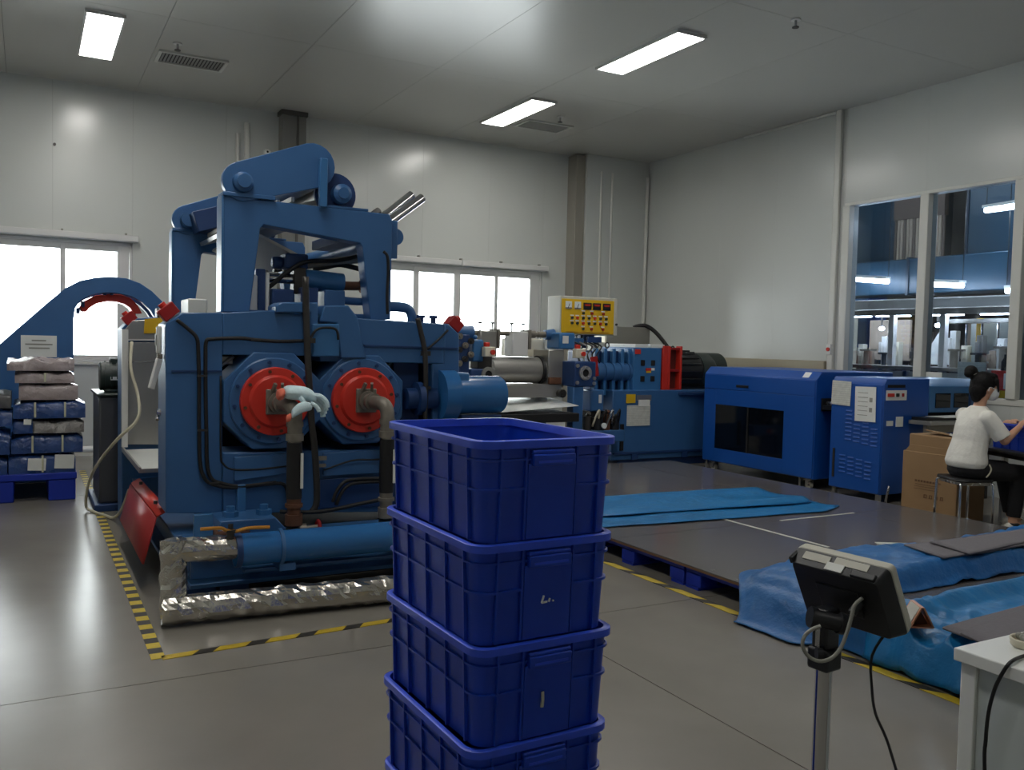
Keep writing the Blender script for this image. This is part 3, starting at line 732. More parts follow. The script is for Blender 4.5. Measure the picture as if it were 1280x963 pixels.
# red guard plate on the left of the base
rg = MB()
v = [(.70, 5.62, .40), (.70, 7.0, .40), (.66, 7.0, .33), (.66, 5.62, .33), (.60, 5.50, .155), (.60, 6.86, .155), (.74, 5.66, .46), (.74, 7.04, .46)]
g_ = MB().add([(.675, 5.52, .43), (.675, 6.95, .41), (.60, 6.86, .165), (.60, 5.48, .165)], [(0, 1, 2, 3)])
gp = g_.make('guard_plate', 'redd', ml, solid=.012)
MB().add([(.675, 5.52, .43), (.675, 6.95, .41), (.735, 6.98, .44), (.745, 5.55, .46)], [(0, 1, 2, 3)]).make('guard_flange', 'red', gp, solid=-.012)
for y in (5.8, 6.6): MB().cyl((.70, y, .46), (.70, y, .48), .012, 8).make('bolt', 'dsteel', gp)
# white catch tray between the side plates
tr = MB().bx(.665, 1.5, 6.29, 7.52, .588, .60).make('tray', 'white', ml, bevel=.003)
MB().bx(.655, .668, 6.28, 7.52, .588, .625).make('tray_lip', 'stain', tr)
MB().bx(.655, 1.5, 6.275, 6.29, .588, .615).make('tray_lip', 'stain', tr)
MB().cyl((.86, 6.35, .62), (1.2, 6.9, .62), .08, 14).make('rubber_roll', 'black', tr)
MB().bx(.95, 1.45, 6.3, 7.5, .36, .588).make('tray_stand', 'blued', ml)
# rolls
for x in (1.303, 1.858):
    MB().cyl((x, 5.72, 1.13), (x, 7.55, 1.13), .245, 36).make('roll', 'dsteel', ml)
# rear side plate with stainless facing
plate('rear_plate', 'blue', [[(0.663,-0.227),(0.658,1.555),(0.734,1.639),(1.904,1.749),(1.928,-0.347)]], 7.58, 7.92)
plate('rear_plate', 'blue', [[(2.0, .36), (2.0, 1.62), (2.62, 1.62), (2.70, 1.54), (2.70, .36)]], 7.58, 7.92)
st = plate('stainless_facing', 'stain', [[(0.682,0.637),(0.679,1.448),(1.03,1.456),(1.034,0.624)]], 7.55, 7.57, bevel=.003)
plate('facing_top', 'stain', [[(0.679,1.461),(0.679,1.549),(0.736,1.62),(1.028,1.649),(1.029,1.469)]], 7.545, 7.565, bevel=.003)
plate('facing_seam', 'alu', [[(0.673,1.473),(1.028,1.482),(1.028,1.469),(0.673,1.461)]], 7.54, 7.55, bevel=0)
plate('facing_seam', 'duct', [[(0.673,1.297),(1.029,1.307),(1.029,1.294),(0.673,1.284)]], 7.545, 7.552, bevel=0)
plate('warning_plate', 'yellow', [[(0.823,1.635),(0.96,1.653),(0.96,1.531),(0.817,1.521)]], 7.532, 7.54, bevel=0)
MB().bx(.655, .70, 7.50, 7.55, .62, 1.55).make('edge_strip', 'alu', ml, bevel=.003)
# emergency stop boxes on the chamfers
for (x, y, z, sx) in ((.72, 5.45, 1.645, -1), (2.55, 5.45, 1.63, 1), (.715, 7.62, 1.64, -1)):
    R = Euler((0, .7*sx, 0)).to_matrix()
    eb = MB().box((x, y, z), (.10, .10, .075), R).make('stop_box', 'redd', ml, bevel=.006)
    d = R @ Vector((0, 0, 1))
    MB().cyl(Vector((x, y, z))+d*.037, Vector((x, y, z))+d*.06, .022, 12).make('stop_button', 'red', eb)
# white plates on the left edge of the front plate
MB().bx(.655, .685, 5.42, 5.45, 1.40, 1.56).make('edge_plate', 'white', ml, bevel=.01)
MB().bx(.650, .656, 5.42, 5.45, 1.45, 1.51).make('edge_label', 'duct', ml)
MB().bar((.672, 5.43, 1.37), (.625, 5.40, 1.20), .02, .035).make('hanging_bar', 'alu', ml, bevel=.003)
MB().bx(.66, .69, 5.42, 5.46, 1.37, 1.40).make('bar_hinge', 'cast', ml, bevel=.004)
MB().cyl((.66, 5.42, 1.06), (.68, 5.42, 1.06), .02, 10).cyl((.665, 5.42, 1.04), (.66, 5.40, 1.02), .01, 8).make('latch', 'chrome', ml)
# cables on the front face
def cable(pts_, r, m='black', parent=ml, name='cable', sm=4): return MB().tube(pts_, r, 8, sm).make(name, m, parent, angle=180)
cable([(0.751,5.325,1.597),(0.817,5.325,1.544),(0.861,5.325,1.495),(0.87,5.325,1.416),(0.876,5.325,1.231),(0.877,5.325,0.999),(0.883,5.325,0.788),(0.902,5.325,0.694),(0.947,5.325,0.644),(1.066,5.325,0.613),(1.253,5.325,0.622),(1.374,5.325,0.615),(1.399,5.325,0.52)], .011)
cable([(1.501,5.325,1.495),(1.34,5.325,1.487),(1.197,5.325,1.493),(1.104,5.325,1.501),(0.95,5.325,1.492),(0.914,5.325,1.478),(0.91,5.325,1.394),(0.912,5.325,1.185),(0.918,5.325,0.951),(0.924,5.325,0.763),(0.947,5.325,0.677),(1.001,5.325,0.646),(1.112,5.325,0.62),(1.325,5.325,0.632)], .011)
cable([(0.996,5.325,1.278),(0.998,5.325,1.043),(1,5.325,0.807),(1.014,5.325,0.759),(1.065,5.325,0.723),(1.205,5.325,0.716),(1.397,5.325,0.727)], .006)
cable([(1.615,5.3,0.695),(1.794,5.3,0.747),(1.926,5.3,0.746),(2.007,5.3,0.748)], .006)
cable([(1.664,5.27,0.497),(1.684,5.27,0.555),(1.724,5.27,0.608),(1.786,5.27,0.63),(1.998,5.27,0.629)], .012)
cable([(1.685,5.27,0.475),(1.715,5.27,0.544),(1.755,5.27,0.591),(1.818,5.27,0.608),(1.998,5.27,0.608)], .012)
cable([(1.32,5.2,0.474),(1.563,5.2,0.456),(1.816,5.2,0.488),(1.974,5.2,0.508)], .013)
for p in [(0.892,5.32,1.278),(0.895,5.32,0.961),(0.964,5.32,0.648),(1.196,5.32,1.493)]:
    MB().box(p, (.055, .02, .012)).make('cable_clip', 'dsteel', ml)
# dark riser pipe in the middle
cable([(1.467,5.24,1.879),(1.475,5.24,1.621),(1.488,5.24,1.38),(1.512,5.24,1.04),(1.54,5.24,0.795),(1.554,5.24,0.524),(1.525,5.24,0.452)], .021, 'dsteel', name='riser_pipe')
MB().box((1.504,5.25,1.496), (.05, .05, .03)).make('pipe_clamp', 'dsteel', ml)
MB().box((1.586,5.26,0.776), (.06, .02, .025)).box((1.587,5.26,0.731), (.05, .02, .02)).make('hinge', 'cast', ml)
cable([(1.497,5.26,1.486),(1.536,5.26,1.555),(1.59,5.26,1.576),(1.666,5.26,1.568),(1.682,5.26,1.505)], .008)
cable([(2.222,5.3,1.657),(2.246,5.3,1.57),(2.277,5.3,1.44),(2.286,5.3,1.283),(2.289,5.3,1.126),(2.286,5.3,0.968)], .018, 'dsteel', name='riser_pipe')
cable([(2.449,5.32,1.586),(2.381,5.32,1.521),(2.302,5.32,1.456)], .008)
MB().box((2.287,5.31,1.43), (.06, .03, .03)).box((2.292,5.31,1.204), (.06, .03, .02)).make('pipe_clamp', 'dsteel', ml)

# gantry frames front and rear with link arms, bearings and rollers
def gantry(y, front):
    dx = 0.0
    g = [(1.028, 1.655), (1.028, 2.345), (1.105, 2.345), (2.075, 2.332), (2.095, 2.29), (2.095, 1.645), (1.955, 1.640), (1.895, 2.105), (1.88, 2.13), (1.265, 2.195), (1.245, 2.17), (1.185, 1.657)]
    p = MB().prism(g, 'y', y, y+.13).make('gantry_frame', 'blue', ml, bevel=.006)
    MB().prism([(1.015, 1.655), (1.015, 2.345), (1.028, 2.345), (1.028, 1.655)], 'y', y-.012, y+.142).make('lit_frame_flange', 'alu' if False else 'bluel', p, bevel=.002)  # lighter blue paints the window light on the frame's left edge
    yy = y+.02
    ar = MB().prism(stadium((1.135, 2.44), (1.565, 2.585), .118, .138), 'y', yy-.03, yy+.03).make('link_arm', 'blue', ml, bevel=.004)
    c = MB().lathe((1.135, yy-.03, 2.435), (0, -1, 0), [(0, .062), (.03, .058), (.045, .04), (.06, .04), (.06, 0)], 20).make('bearing', 'blue', ar)
    MB().bx(1.02, 1.33, y-.02, y+.14, 2.345, 2.37).make('bearing_foot', 'blue', ml, bevel=.004)
    MB().bx(1.595, 1.645, y-.05, y-.012, 2.33, 2.63).make('arm_post', 'bluel', ml, bevel=.005)
    pu = MB().lathe((1.735, y+.11, 2.435), (0, -1, 0), [(0, .135), (.03, .135), (.03, .115), (.05, .115), (.05, 0)], 32).make('end_disc', 'blued', ml)
    MB().lathe((1.755, y+.05, 2.432), (0, -1, 0), [(0, .065), (.06, .06), (.075, .035), (.085, .035), (.085, 0)], 18).make('bearing', 'blue', pu)
    MB().bx(1.62, 1.93, y, y+.13, 2.335, 2.352).make('bearing_foot', 'blue', ml, bevel=.003)
gantry(5.45, True); gantry(7.5, False)
MB().cyl((1.565, 5.52, 2.585), (1.565, 7.55, 2.585), .135, 28).make('top_roller', 'blue', ml)
MB().cyl((1.135, 5.50, 2.44), (1.135, 5.66, 2.44), .06, 24).make('shaft_stub', 'blue', ml)
MB().cyl((1.135, 7.40, 2.44), (1.135, 7.52, 2.44), .06, 24).make('shaft_stub', 'blue', ml)
MB().box((1.25, 7.35, 2.43), (.20, .25, .16), Euler((0, -.32, 0)).to_matrix()).make('arm_box', 'blued', ml, bevel=.006)
MB().cyl((1.735, 5.58, 2.435), (1.735, 7.6, 2.435), .10, 24).make('guide_roller', 'stain', ml)
MB().box((1.52, 6.5, 2.345), (.62, 1.9, .03), Euler((0, -.32, 0)).to_matrix()).make('belt_tray', 'stain', ml)
for k in range(3):
    MB().bar((1.30+k*.09, 5.6, 2.33+k*.03), (1.30+k*.09, 7.5, 2.33+k*.03), .02, .03).make('tray_rail', 'alu', ml)
MB().cyl((2.14, 5.50, 2.195), (2.14, 7.55, 2.195), .055, 20).make('tail_roller', 'blue', ml)
MB().bx(2.09, 2.15, 5.49, 5.56, 2.05, 2.30).make('tail_bracket', 'blue', ml, bevel=.006)
for (a, b2) in (((2.06, 5.85, 2.26), (2.43, 5.95, 2.56)), ((2.09, 5.75, 2.25), (2.47, 5.85, 2.53)), ((2.10, 6.55, 2.28), (2.44, 6.65, 2.53)), ((2.13, 6.45, 2.27), (2.47, 6.55, 2.50))):
    MB().cyl(a, b2, .032, 16).make('chrome_rod', 'chrome', ml)
MB().bx(1.95, 2.12, 5.6, 6.8, 2.20, 2.27).make('rod_carrier', 'blued', ml, bevel=.004)
# pale sheet, hoses and cylinders under the gantry
MB().box((1.45, 6.45, 2.10), (.40, 1.4, .02), Euler((0, .42, 0)).to_matrix()).make('slip_sheet', 'stain', ml)
for k in range(4):
    y = 5.75+k*.28
    MB().cyl((1.60, y, 1.99+k*.01), (2.0, y, 2.06+k*.012), .028, 12).make('cross_tube', 'dsteel' if k % 2 else 'cast', ml)
cable([(1.27, 5.75, 1.80), (1.36, 5.72, 1.83), (1.47, 5.7, 1.93), (1.60, 5.7, 2.01), (1.8, 5.72, 2.03), (1.95, 5.72, 2.07)], .014)
cable([(1.66, 5.75, 1.97), (1.75, 5.75, 1.99), (1.85, 5.75, 2.01), (2.0, 5.75, 1.985)], .018)
hc = MB().lathe((1.30, 5.75, 1.895), (1, 0, 0), [(0, .05), (.06, .05), (.06, .032), (.30, .032), (.30, 0)], 18).make('cylinder_rod', 'chrome', ml)
MB().bx(1.52, 1.60, 5.70, 5.80, 1.80, 1.97).make('rod_clevis', 'dsteel', ml, bevel=.008)
MB().cyl((1.60, 5.75, 1.90), (1.86, 5.75, 1.885), .066, 24).make('cylinder_body', 'bluel', ml)
MB().cyl((1.86, 5.76, 1.87), (2.02, 5.76, 1.875), .03, 14).cyl((1.99, 5.76, 1.872), (2.05, 5.76, 1.875), .045, 14).make('rear_rod', 'rust', ml)
MB().bx(1.47, 1.62, 5.72, 5.88, 1.96, 2.06).cyl((1.47, 5.8, 2.0), (1.40, 5.8, 2.0), .04, 12).make('small_motor', 'blued', ml, bevel=.012)
for (x0, x1, z0, z1, m) in ((1.22, 1.28, 1.66, 1.90, 'alu'), (1.32, 1.345, 1.66, 1.92, 'alu'), (1.36, 1.50, 1.66, 1.82, 'blued'), (1.55, 1.66, 1.66, 1.84, 'blued'), (1.70, 1.84, 1.66, 1.83, 'blue'), (1.26, 1.32, 1.66, 1.94, 'blued')):
    MB().bx(x0, x1, 5.62, 5.80, z0, z1).make('mount_block', m, ml, bevel=.008)
MB().bx(1.2, 2.05, 5.6, 5.68, 1.60, 1.68).make('cross_beam', 'blue', ml, bevel=.006)
cable([(1.84, 5.7, 1.77), (1.95, 5.7, 1.765), (2.1, 5.7, 1.77)], .026, 'blue', name='oil_pipe')
cable([(2.05, 5.55, 1.735), (2.20, 5.55, 1.735), (2.26, 5.55, 1.72), (2.285, 5.55, 1.67), (2.285, 5.55, 1.62)], .034, 'blue', name='oil_pipe')
cable([(2.02, 5.40, 2.08), (2.05, 5.41, 2.05), (2.06, 5.42, 1.95), (2.055, 5.42, 1.80), (2.06, 5.42, 1.68)], .010)
for x in (2.33, 2.42):
    MB().lathe((x, 5.5, 1.605), (0, 0, 1), [(0, .03), (.03, .03), (.03, .018), (.06, .018), (.06, .03), (.08, .03), (.08, 0)], 10).make('fitting', 'blued', ml)
for (x, z) in ((.92, 1.63), (1.0, 1.65), (1.22, 1.66)):
    MB().bx(x, x+.06, 7.58, 7.72, z, z+.10).make('rear_fitting', 'dsteel', ml, bevel=.01)
MB().bx(1.06, 1.20, 6.95, 7.3, 1.665, 1.79).make('white_block', 'white', ml, bevel=.01)  # white block standing in for window light seen between the gantry legs
# drive cylinder on the right
dc = MB().lathe((2.40, 5.36, 1.152), (1, 0, 0), [(0, .02), (0, .17), (.11, .17), (.11, .135), (.12, .13), (.455, .13), (.475, .118), (.48, .08), (.48, 0)], 36).make('drive_motor', 'gloss', ml)
MB().bx(2.50, 2.60, 5.28, 5.44, 1.22, 1.305).make('terminal_box', 'bluel', dc, bevel=.012)
MB().bx(2.55, 2.86, 5.30, 5.42, .36, 1.02).make('motor_stand', 'blued', ml, bevel=.01)
# glove drying on the left pipe union
gl = thing('work_glove', 'pale blue glove with a coral cuff draped over the left pipe elbow', 'glove', (1.33, 4.93, 1.19))
def glove_part(name, y, zoff, m, seed, pts3):
    rings = []
    for (x, z, w, h) in pts3:
        ring = []
        for k in range(14):
            a = 2*PI*k/14
            q = Vector((x, y+w*math.cos(a), z+zoff+h*math.sin(a)))
            n = noise.noise(q*30+Vector((seed, 0, 0)))*.012
            ring.append((q.x, q.y+n, q.z+n*.8))
        rings.append(ring)
    return MB().loft(rings).make(name, m, gl, sub=1)
gb_ = glove_part('palm', 4.925, 0, 'glove', 1, [(1.262, 1.20, .055, .030), (1.285, 1.205, .062, .040), (1.33, 1.20, .072, .042), (1.38, 1.195, .070, .044), (1.42, 1.18, .064, .040), (1.445, 1.165, .05, .028)])
glove_part('cuff', 4.925, 0, 'cuff', 1, [(1.225, 1.185, .05, .030), (1.245, 1.193, .055, .033), (1.266, 1.20, .056, .034)])
for k in range(4):
    y = 4.885+k*.026
    MB().tube([(1.42, y, 1.185), (1.46, y-.004, 1.180-.012*k), (1.492, y-.006, 1.150-.018*k), (1.500, y-.006, 1.118-.02*k)], .0155, 8, 4).make('finger', 'glove', gl)
MB().tube([(1.34, 4.87, 1.178), (1.36, 4.86, 1.15), (1.37, 4.86, 1.12)], .014, 8, 4).make('thumb', 'glove', gl)
g2 = thing('work_glove', 'second pale glove hanging lower on the same pipe, coral cuff pointing down', 'glove', (1.3, 4.86, 1.12))
rings = []
for (x, z, w, h) in ((1.285, 1.085, .04, .028), (1.305, 1.10, .045, .032), (1.33, 1.12, .05, .034), (1.37, 1.13, .05, .030), (1.405, 1.125, .035, .020)):
    rings.append([(x+noise.noise(Vector((x*30, k, 2)))*.006, 4.84+w*.5*math.cos(2*PI*k/12), z+h*math.sin(2*PI*k/12)) for k in range(12)])
MB().loft(rings).make('palm', 'glove', g2, sub=1)
rings = [[(x, 4.84+w*.5*math.cos(2*PI*k/12), z+h*math.sin(2*PI*k/12)) for k in range(12)] for (x, z, w, h) in ((1.255, 1.06, .03, .022), (1.27, 1.064, .032, .023), (1.287, 1.076, .031, .023))]
MB().loft(rings).make('cuff', 'cuff', g2, sub=1)
MB().tube([(1.39, 4.835, 1.145), (1.42, 4.83, 1.13), (1.44, 4.83, 1.10)], .012, 8, 4).make('finger', 'glove', g2)

# ------------------------------------------------------------------ left: gear motor, arched machine, pallet of wrapped goods
t = thing('gear_motor', 'dark green gear motor on a tall black housing left of the stainless panel', 'motor', (.75, 8.6, 0))
MB().bx(.54, .95, 8.2, 9.0, .06, .98).make('housing', 'housing', t, bevel=.02)
MB().bx(.52, .97, 8.18, 9.02, .98, 1.0).make('cover', 'dgreen', t, bevel=.006)
m_ = MB().cyl((.56, 8.5, 1.14), (.98, 8.5, 1.14), .125, 24).make('motor_body', 'dgreen', t, bevel=.01)
for k in range(7): MB().cyl((.60+k*.045, 8.5, 1.14), (.612+k*.045, 8.5, 1.14), .137, 20).make('cooling_fin', 'dgreen', m_)
MB().bx(.60, .86, 8.40, 8.60, 1.0, 1.03).bx(.64, .80, 8.44, 8.56, 1.24, 1.30).make('terminal_box', 'dgreen', m_, bevel=.012)
MB().bx(.64, .74, 8.365, 8.372, 1.11, 1.14).make('name_plate', 'alu', m_)
MB().bx(.50, .99, 8.15, 9.05, 0, .06).make('plinth', 'blued', t, bevel=.008)

t = thing('arched_guard', 'blue arched machine frame with an inner red arc, in front of the far left window', 'machine', (.4, 10, 0))
out = [(-0.628,0.982),(-0.227,1.391),(-0.021,1.602),(0.19,1.817),(0.348,1.969),(0.479,2.049),(0.626,2.09),(0.776,2.107),(0.913,2.098),(1.045,2.055),(1.162,1.977),(1.274,1.864),(1.338,1.748)];
inn = [(1.34,1.338),(1.275,1.508),(1.227,1.642),(1.147,1.775),(1.069,1.855),(0.968,1.909),(0.852,1.937),(0.739,1.94),(0.627,1.926),(0.538,1.889),(0.472,1.837),(0.435,1.771),(0.421,1.665),(0.421,1.201)];
b = MB().prism(out+[(1.33, 1.2), (1.28, 0), (1.12, 0)]+inn[1:2]+inn[2:]+[(inn[-1][0], 0), (-.62, 0)], 'y', 10.0, 10.12)
b.make('arch_plate', 'blue', t, bevel=.006)
MB().prism([(x+.02, z-.01) for x, z in out]+[(1.33, 1.2), (1.28, 0), (1.12, 0)]+[(x+.01, z-.01) for x, z in inn[1:]]+[(inn[-1][0], 0), (-.62, 0)], 'y', 10.45, 10.57).make('arch_plate', 'blued', t, bevel=.006)
ra = [(0.499,1.743),(0.484,1.784),(0.528,1.851),(0.633,1.914),(0.754,1.932),(0.876,1.934),(0.97,1.896),(1.04,1.823),(1.08,1.74)];
rb = [(1.001,1.737),(0.962,1.795),(0.908,1.835),(0.83,1.856),(0.739,1.857),(0.648,1.832),(0.573,1.779),(0.543,1.737)];
MB().prism(ra+rb, 'y', 10.13, 10.4).make('red_arc', 'red', t, bevel=.006)
MB().bx(.95, 1.02, 10.15, 10.35, 1.35, 1.75).make('arc_bracket', 'redd', t, bevel=.006)
for p in [(0.716,10.1,1.918),(0.784,10.1,1.921),(0.469,10.1,1.717),(0.513,10.1,1.785)]:
    MB().box((p[0], 10.2, p[2]+.03), (.03, .2, .06)).make('lug', 'blued', t, bevel=.004)
s1, s2 = [(-0.049,9.98,1.482),(0.268,9.98,1.265)]
MB().bx(s1[0], s2[0], 9.985, 9.999, s2[2], s1[2]).make('notice_board', 'plain', t)
for k, (a, c) in enumerate(((.30, .70), (.12, .88), (.22, .80))):
    z = s1[2]-.05-k*.038
    MB().bx(s1[0]+(s2[0]-s1[0])*a, s1[0]+(s2[0]-s1[0])*c, 9.982, 9.985, z-.008, z+.006).make('printed_line', 'cableg', t)

def make_pallet(name, label, cat, lx, ly, h, loc, grp=None, m='pallet'):
    t = thing(name, label, cat, loc, 0, grp)
    MB().bx(0, lx, 0, ly, h-.03, h).make('deck', m, t, bevel=.004, local=True)
    for i in range(3):
        for j in range(3):
            x = (lx-.14)*i/2; y = (ly-.14)*j/2
            MB().bx(x, x+.14, y, y+.14, .018, h-.03).make('block', m, t, bevel=.006, local=True)
    for j in range(3):
        y = (ly-.12)*j/2
        MB().bx(0, lx, y, y+.12, 0, .018).make('skid', m, t, local=True)
    return t
t = thing('plastic_pallet', 'blue plastic pallet under the wrapped bundles at the left edge', 'pallet', (-.85, 8.85, 0))
MB().bx(-.85, .40, 8.85, 10.0-.05, .19, .25).make('deck', 'pallet', t, bevel=.006)
for x in (-.85, -.32, .17):
    for y in (8.86, 9.3, 9.72): MB().bx(x, x+.22, y, y+.2, 0, .19).make('block', 'pallet', t, bevel=.01)

def bundle(label, m, x0, x1, y0, y1, z0, z1, seed, straps=0, sheets=(), sag=.02, grp=None):
    t = thing('wrapped_bundle', label, 'bundle', ((x0+x1)/2, (y0+y1)/2, z0), 0, grp)
    rings = []; n = 20; N = 26
    for i in range(N+1):
        u = i/N; x = x0+(x1-x0)*u
        e = min(1, .72+.28*min(1, min(u, 1-u)*9))
        ring = []
        for k in range(n):
            a = 2*PI*(k+.5)/n
            c, s_ = math.cos(a), math.sin(a)
            pw = .5
            dy = math.copysign(abs(c)**pw, c)*(y1-y0)/2; dz = math.copysign(abs(s_)**pw, s_)*(z1-z0)/2*e
            p = Vector((x, (y0+y1)/2+dy*(.93+.07*e), (z0+z1)/2+dz))
            nz = noise.noise(p*7+Vector((seed*5, 0, 0)))*sag+noise.noise(p*21+Vector((seed*5, 0, 0)))*sag*.45
            p.y += nz*.6
            p.z = max(z0, min(z1+.001, p.z+nz*1.1-sag*.35)) if s_ > 0 else z0
            ring.append(p)
        rings.append(ring)
    b = MB().loft(rings).make('wrapping', m, t, angle=70)
    for k in range(straps):
        x = x0+(x1-x0)*(k+.7)/(straps+.4)
        MB().bx(x-.008, x+.008, y0-.012, y0-.004, z0+.01, z1-.02).make('strap', 'strap', t)
    for (a, c, d0, d1) in sheets:
        MB().box((x0+(x1-x0)*(a+c)/2, y0-.006, z0+(z1-z0)*(d0+d1)/2), ((x1-x0)*(c-a), .004, (z1-z0)*(d1-d0)), Euler((0, .05, 0)).to_matrix()).make('paper_label', 'plain', t)
    return t
Bz = .25
bundle('blue bundle with two white labels, lowest in the right-hand stack', 'wrapb', -.14, .39, 8.88, 9.55, .25, .43, 1, 1, ((.28, .55, .15, .75), (.68, .98, .2, .9)))
bundle('blue bundle with one white label, lowest in the left-hand stack', 'wrapb', -.80, -.15, 8.88, 9.55, .25, .43, 2, 1, ((.68, .88, .2, .8),))
bundle('dark blue bundle with two straps, second from the bottom of the right-hand stack', 'wrapb', -.12, .45, 8.88, 9.5, .43, .61, 3, 2)
bundle('blue bundle with a white slip, second from the bottom at the left edge', 'wrapb', -.80, -.13, 8.86, 9.5, .43, .66, 4, 0, ((.72, .86, .55, .8),))
bundle('shiny silver plastic bundle between two blue bundles', 'wraps', .05, .46, 8.87, 9.45, .61, .745, 5, 0, (), .035)
bundle('thin blue bundle with a loose white corner, left of the silver one', 'wrapb', -.105, .045, 8.87, 9.45, .61, .745, 6, 0, ((.55, .95, .6, .95),))
bundle('blue bundle with two pale straps above the silver one', 'wrapb', -.10, .47, 8.86, 9.45, .745, .91, 7, 2)
bundle('blue plastic bundle at the left edge below the dark one', 'wrapb', -.80, -.11, 8.86, 9.45, .68, .84, 8, 0)
bundle('dark grey bundle at the left edge, topmost of its stack', 'wrapd', -.80, -.12, 8.86, 9.45, .84, 1.0, 9, 0)
bundle('pinkish grey wrapped bundle lying directly on the strapped blue one', 'wrap', -.06, .41, 8.87, 9.45, .91, 1.06, 10, 0)
bundle('pinkish grey wrapped bundle with one pale strap, second from the top', 'wrap', -.09, .38, 8.87, 9.45, 1.06, 1.17, 11, 1)
bundle('crumpled grey bundle in clear film, topmost of the right-hand stack', 'wrap', -.15, .38, 8.86, 9.45, 1.17, 1.29, 12, 0, (), .04)
t = tag(MB().tube([(.72, 7.45, 1.45), (.70, 7.3, 1.25), (.74, 7.2, 1.05), (.73, 7.1, .88), (.60, 7.2, .72), (.50, 7.6, .50), (.45, 8.0, .28), (.44, 8.2, .05), (.50, 8.1, .012), (.57, 7.9, .012), (.62, 7.7, .03), (.66, 7.5, .14), (.70, 7.4, .30)], .012, 8, 5).make('power_cable', 'cable', angle=180), 'beige power cable hanging down beside the stainless panel to the floor', 'cable')
t = tag(MB().cyl((-.4, 11.7, .12), (1.6, 11.7, .12), .04, 12).bx(-.3, -.22, 11.66, 11.74, 0, .1).bx(1.3, 1.38, 11.66, 11.74, 0, .1).make('floor_pipe', 'white'), 'white pipe running low along the back wall at the left', 'pipe')

# ------------------------------------------------------------------ extruder line along the back
ex = thing('extruder', 'blue extruder with a silver barrel, ribbed gearbox and red coupling guard', 'machine', (6.5, 9.2, 0))
# gearbox and base on the right
MB().bx(6.30, 8.15, 8.82, 9.75, .10, .97).make('base_cabinet', 'blued' if False else 'blue', ex, bevel=.012)
MB().bx(6.42, 8.1, 8.86, 9.7, 0, .10).make('base_skirt', 'blued', ex, bevel=.005)
MB().bx(6.32, 8.13, 8.795, 8.82, .17, .20).make('base_rail', 'blued', ex, bevel=.004)
for x in (6.6, 7.4): MB().bx(x, x+.09, 8.79, 8.82, .10, .17).make('base_lug', 'blued', ex, bevel=.003)
MB().bx(6.42, 6.47, 8.80, 8.82, .22, .55).make('door_hinge', 'dark', ex, bevel=.004)
MB().bx(7.32, 7.9, 8.76, 8.82, .905, .94).make('ledge', 'blued', ex, bevel=.006)
g = MB().bx(6.12, 6.60, 9.03, 9.6, .86, 1.45).make('gearbox', 'blued', ex, bevel=.02)  # body coloured darker than its ribs to paint the shade between them
for x in (6.10, 6.23, 6.36, 6.49, 6.60):
    MB().bx(x, x+.05, 8.93, 9.0, .90, 1.48).make('rib', 'bluel', g, bevel=.008)
MB().cyl((6.06, 9.0, 1.19), (6.66, 9.0, 1.19), .115, 24).make('bearing_barrel', 'blue', g)
for k in range(5): MB().lathe((6.12+k*.12, 9.0, 1.19), (1, 0, 0), [(0, .115), (0, .13), (.03, .13), (.03, .115)], 20).make('barrel_ring', 'blue', g)
for x in (6.30, 6.46):
    b = MB()
    for k in range(14):
        a = 2*PI*k/14; a2 = 2*PI*(k+1)/14
        b.cyl((x+.03*math.cos(a), 9.2, 1.52+.035*math.sin(a)), (x+.03*math.cos(a2), 9.2, 1.52+.035*math.sin(a2)), .008, 6)
    b.make('lifting_eye', 'dsteel', g)
hb = MB().bx(6.63, 7.07, 8.86, 9.6, .93, 1.50).make('gear_housing', 'bluel', ex, bevel=.012)
for x in (6.77, 6.93):
    for z in (1.11, 1.31):
        MB().bx(x-.03, x+.03, 8.848, 8.862, z-.035, z+.035).make('recess', 'dark', hb, bevel=.004)
MB().bx(6.82, 6.90, 8.85, 8.86, 1.21, 1.245).make('red_label', 'red', hb); MB().bx(6.905, 6.955, 8.85, 8.86, 1.215, 1.245).make('white_label', 'plain', hb)
MB().bx(6.83, 6.90, 8.85, 8.86, 1.185, 1.21).make('yellow_label', 'yellow', hb)
MB().bx(6.645, 6.73, 8.85, 8.86, 1.42, 1.48).make('orange_label', 'red', hb)
MB().bx(6.66, 6.86, 8.87, 9.5, 1.50, 1.545).make('top_cover', 'plain', hb, bevel=.004); MB().bx(6.90, 7.12, 8.87, 9.5, 1.50, 1.545).make('top_cover', 'plain', hb, bevel=.004)
rg2 = MB().bx(7.09, 7.18, 8.86, 9.5, .93, 1.53).make('coupling_guard', 'red', ex, bevel=.006)
MB().bx(7.18, 7.40, 8.95, 9.5, .95, 1.50).make('guard_mesh', 'redmesh', rg2, bevel=.004)
for x in (7.18, 7.37): MB().bx(x, x+.035, 8.86, 8.95, .93, 1.53).make('guard_post', 'red', rg2, bevel=.004)
for z in (.95, 1.2, 1.48): MB().bx(7.2, 7.38, 8.87, 8.95, z, z+.03).make('guard_rung', 'redd', rg2, bevel=.003)
mo = MB().cyl((7.42, 9.2, 1.20), (7.86, 9.2, 1.20), .25, 30).make('drive_motor', 'blackp', ex, bevel=.01)
for k in range(16):
    a = 2*PI*k/16
    MB().box((7.62, 9.2-.262*math.cos(a), 1.20+.262*math.sin(a)), (.38, .035, .012), Euler((a, 0, 0)).to_matrix()).make('cooling_fin', 'blackp', mo)
MB().lathe((7.86, 9.2, 1.20), (1, 0, 0), [(0, .25), (.20, .25), (.27, .2), (.27, 0)], 28).make('fan_cover', 'dgreen', mo)
b = MB()
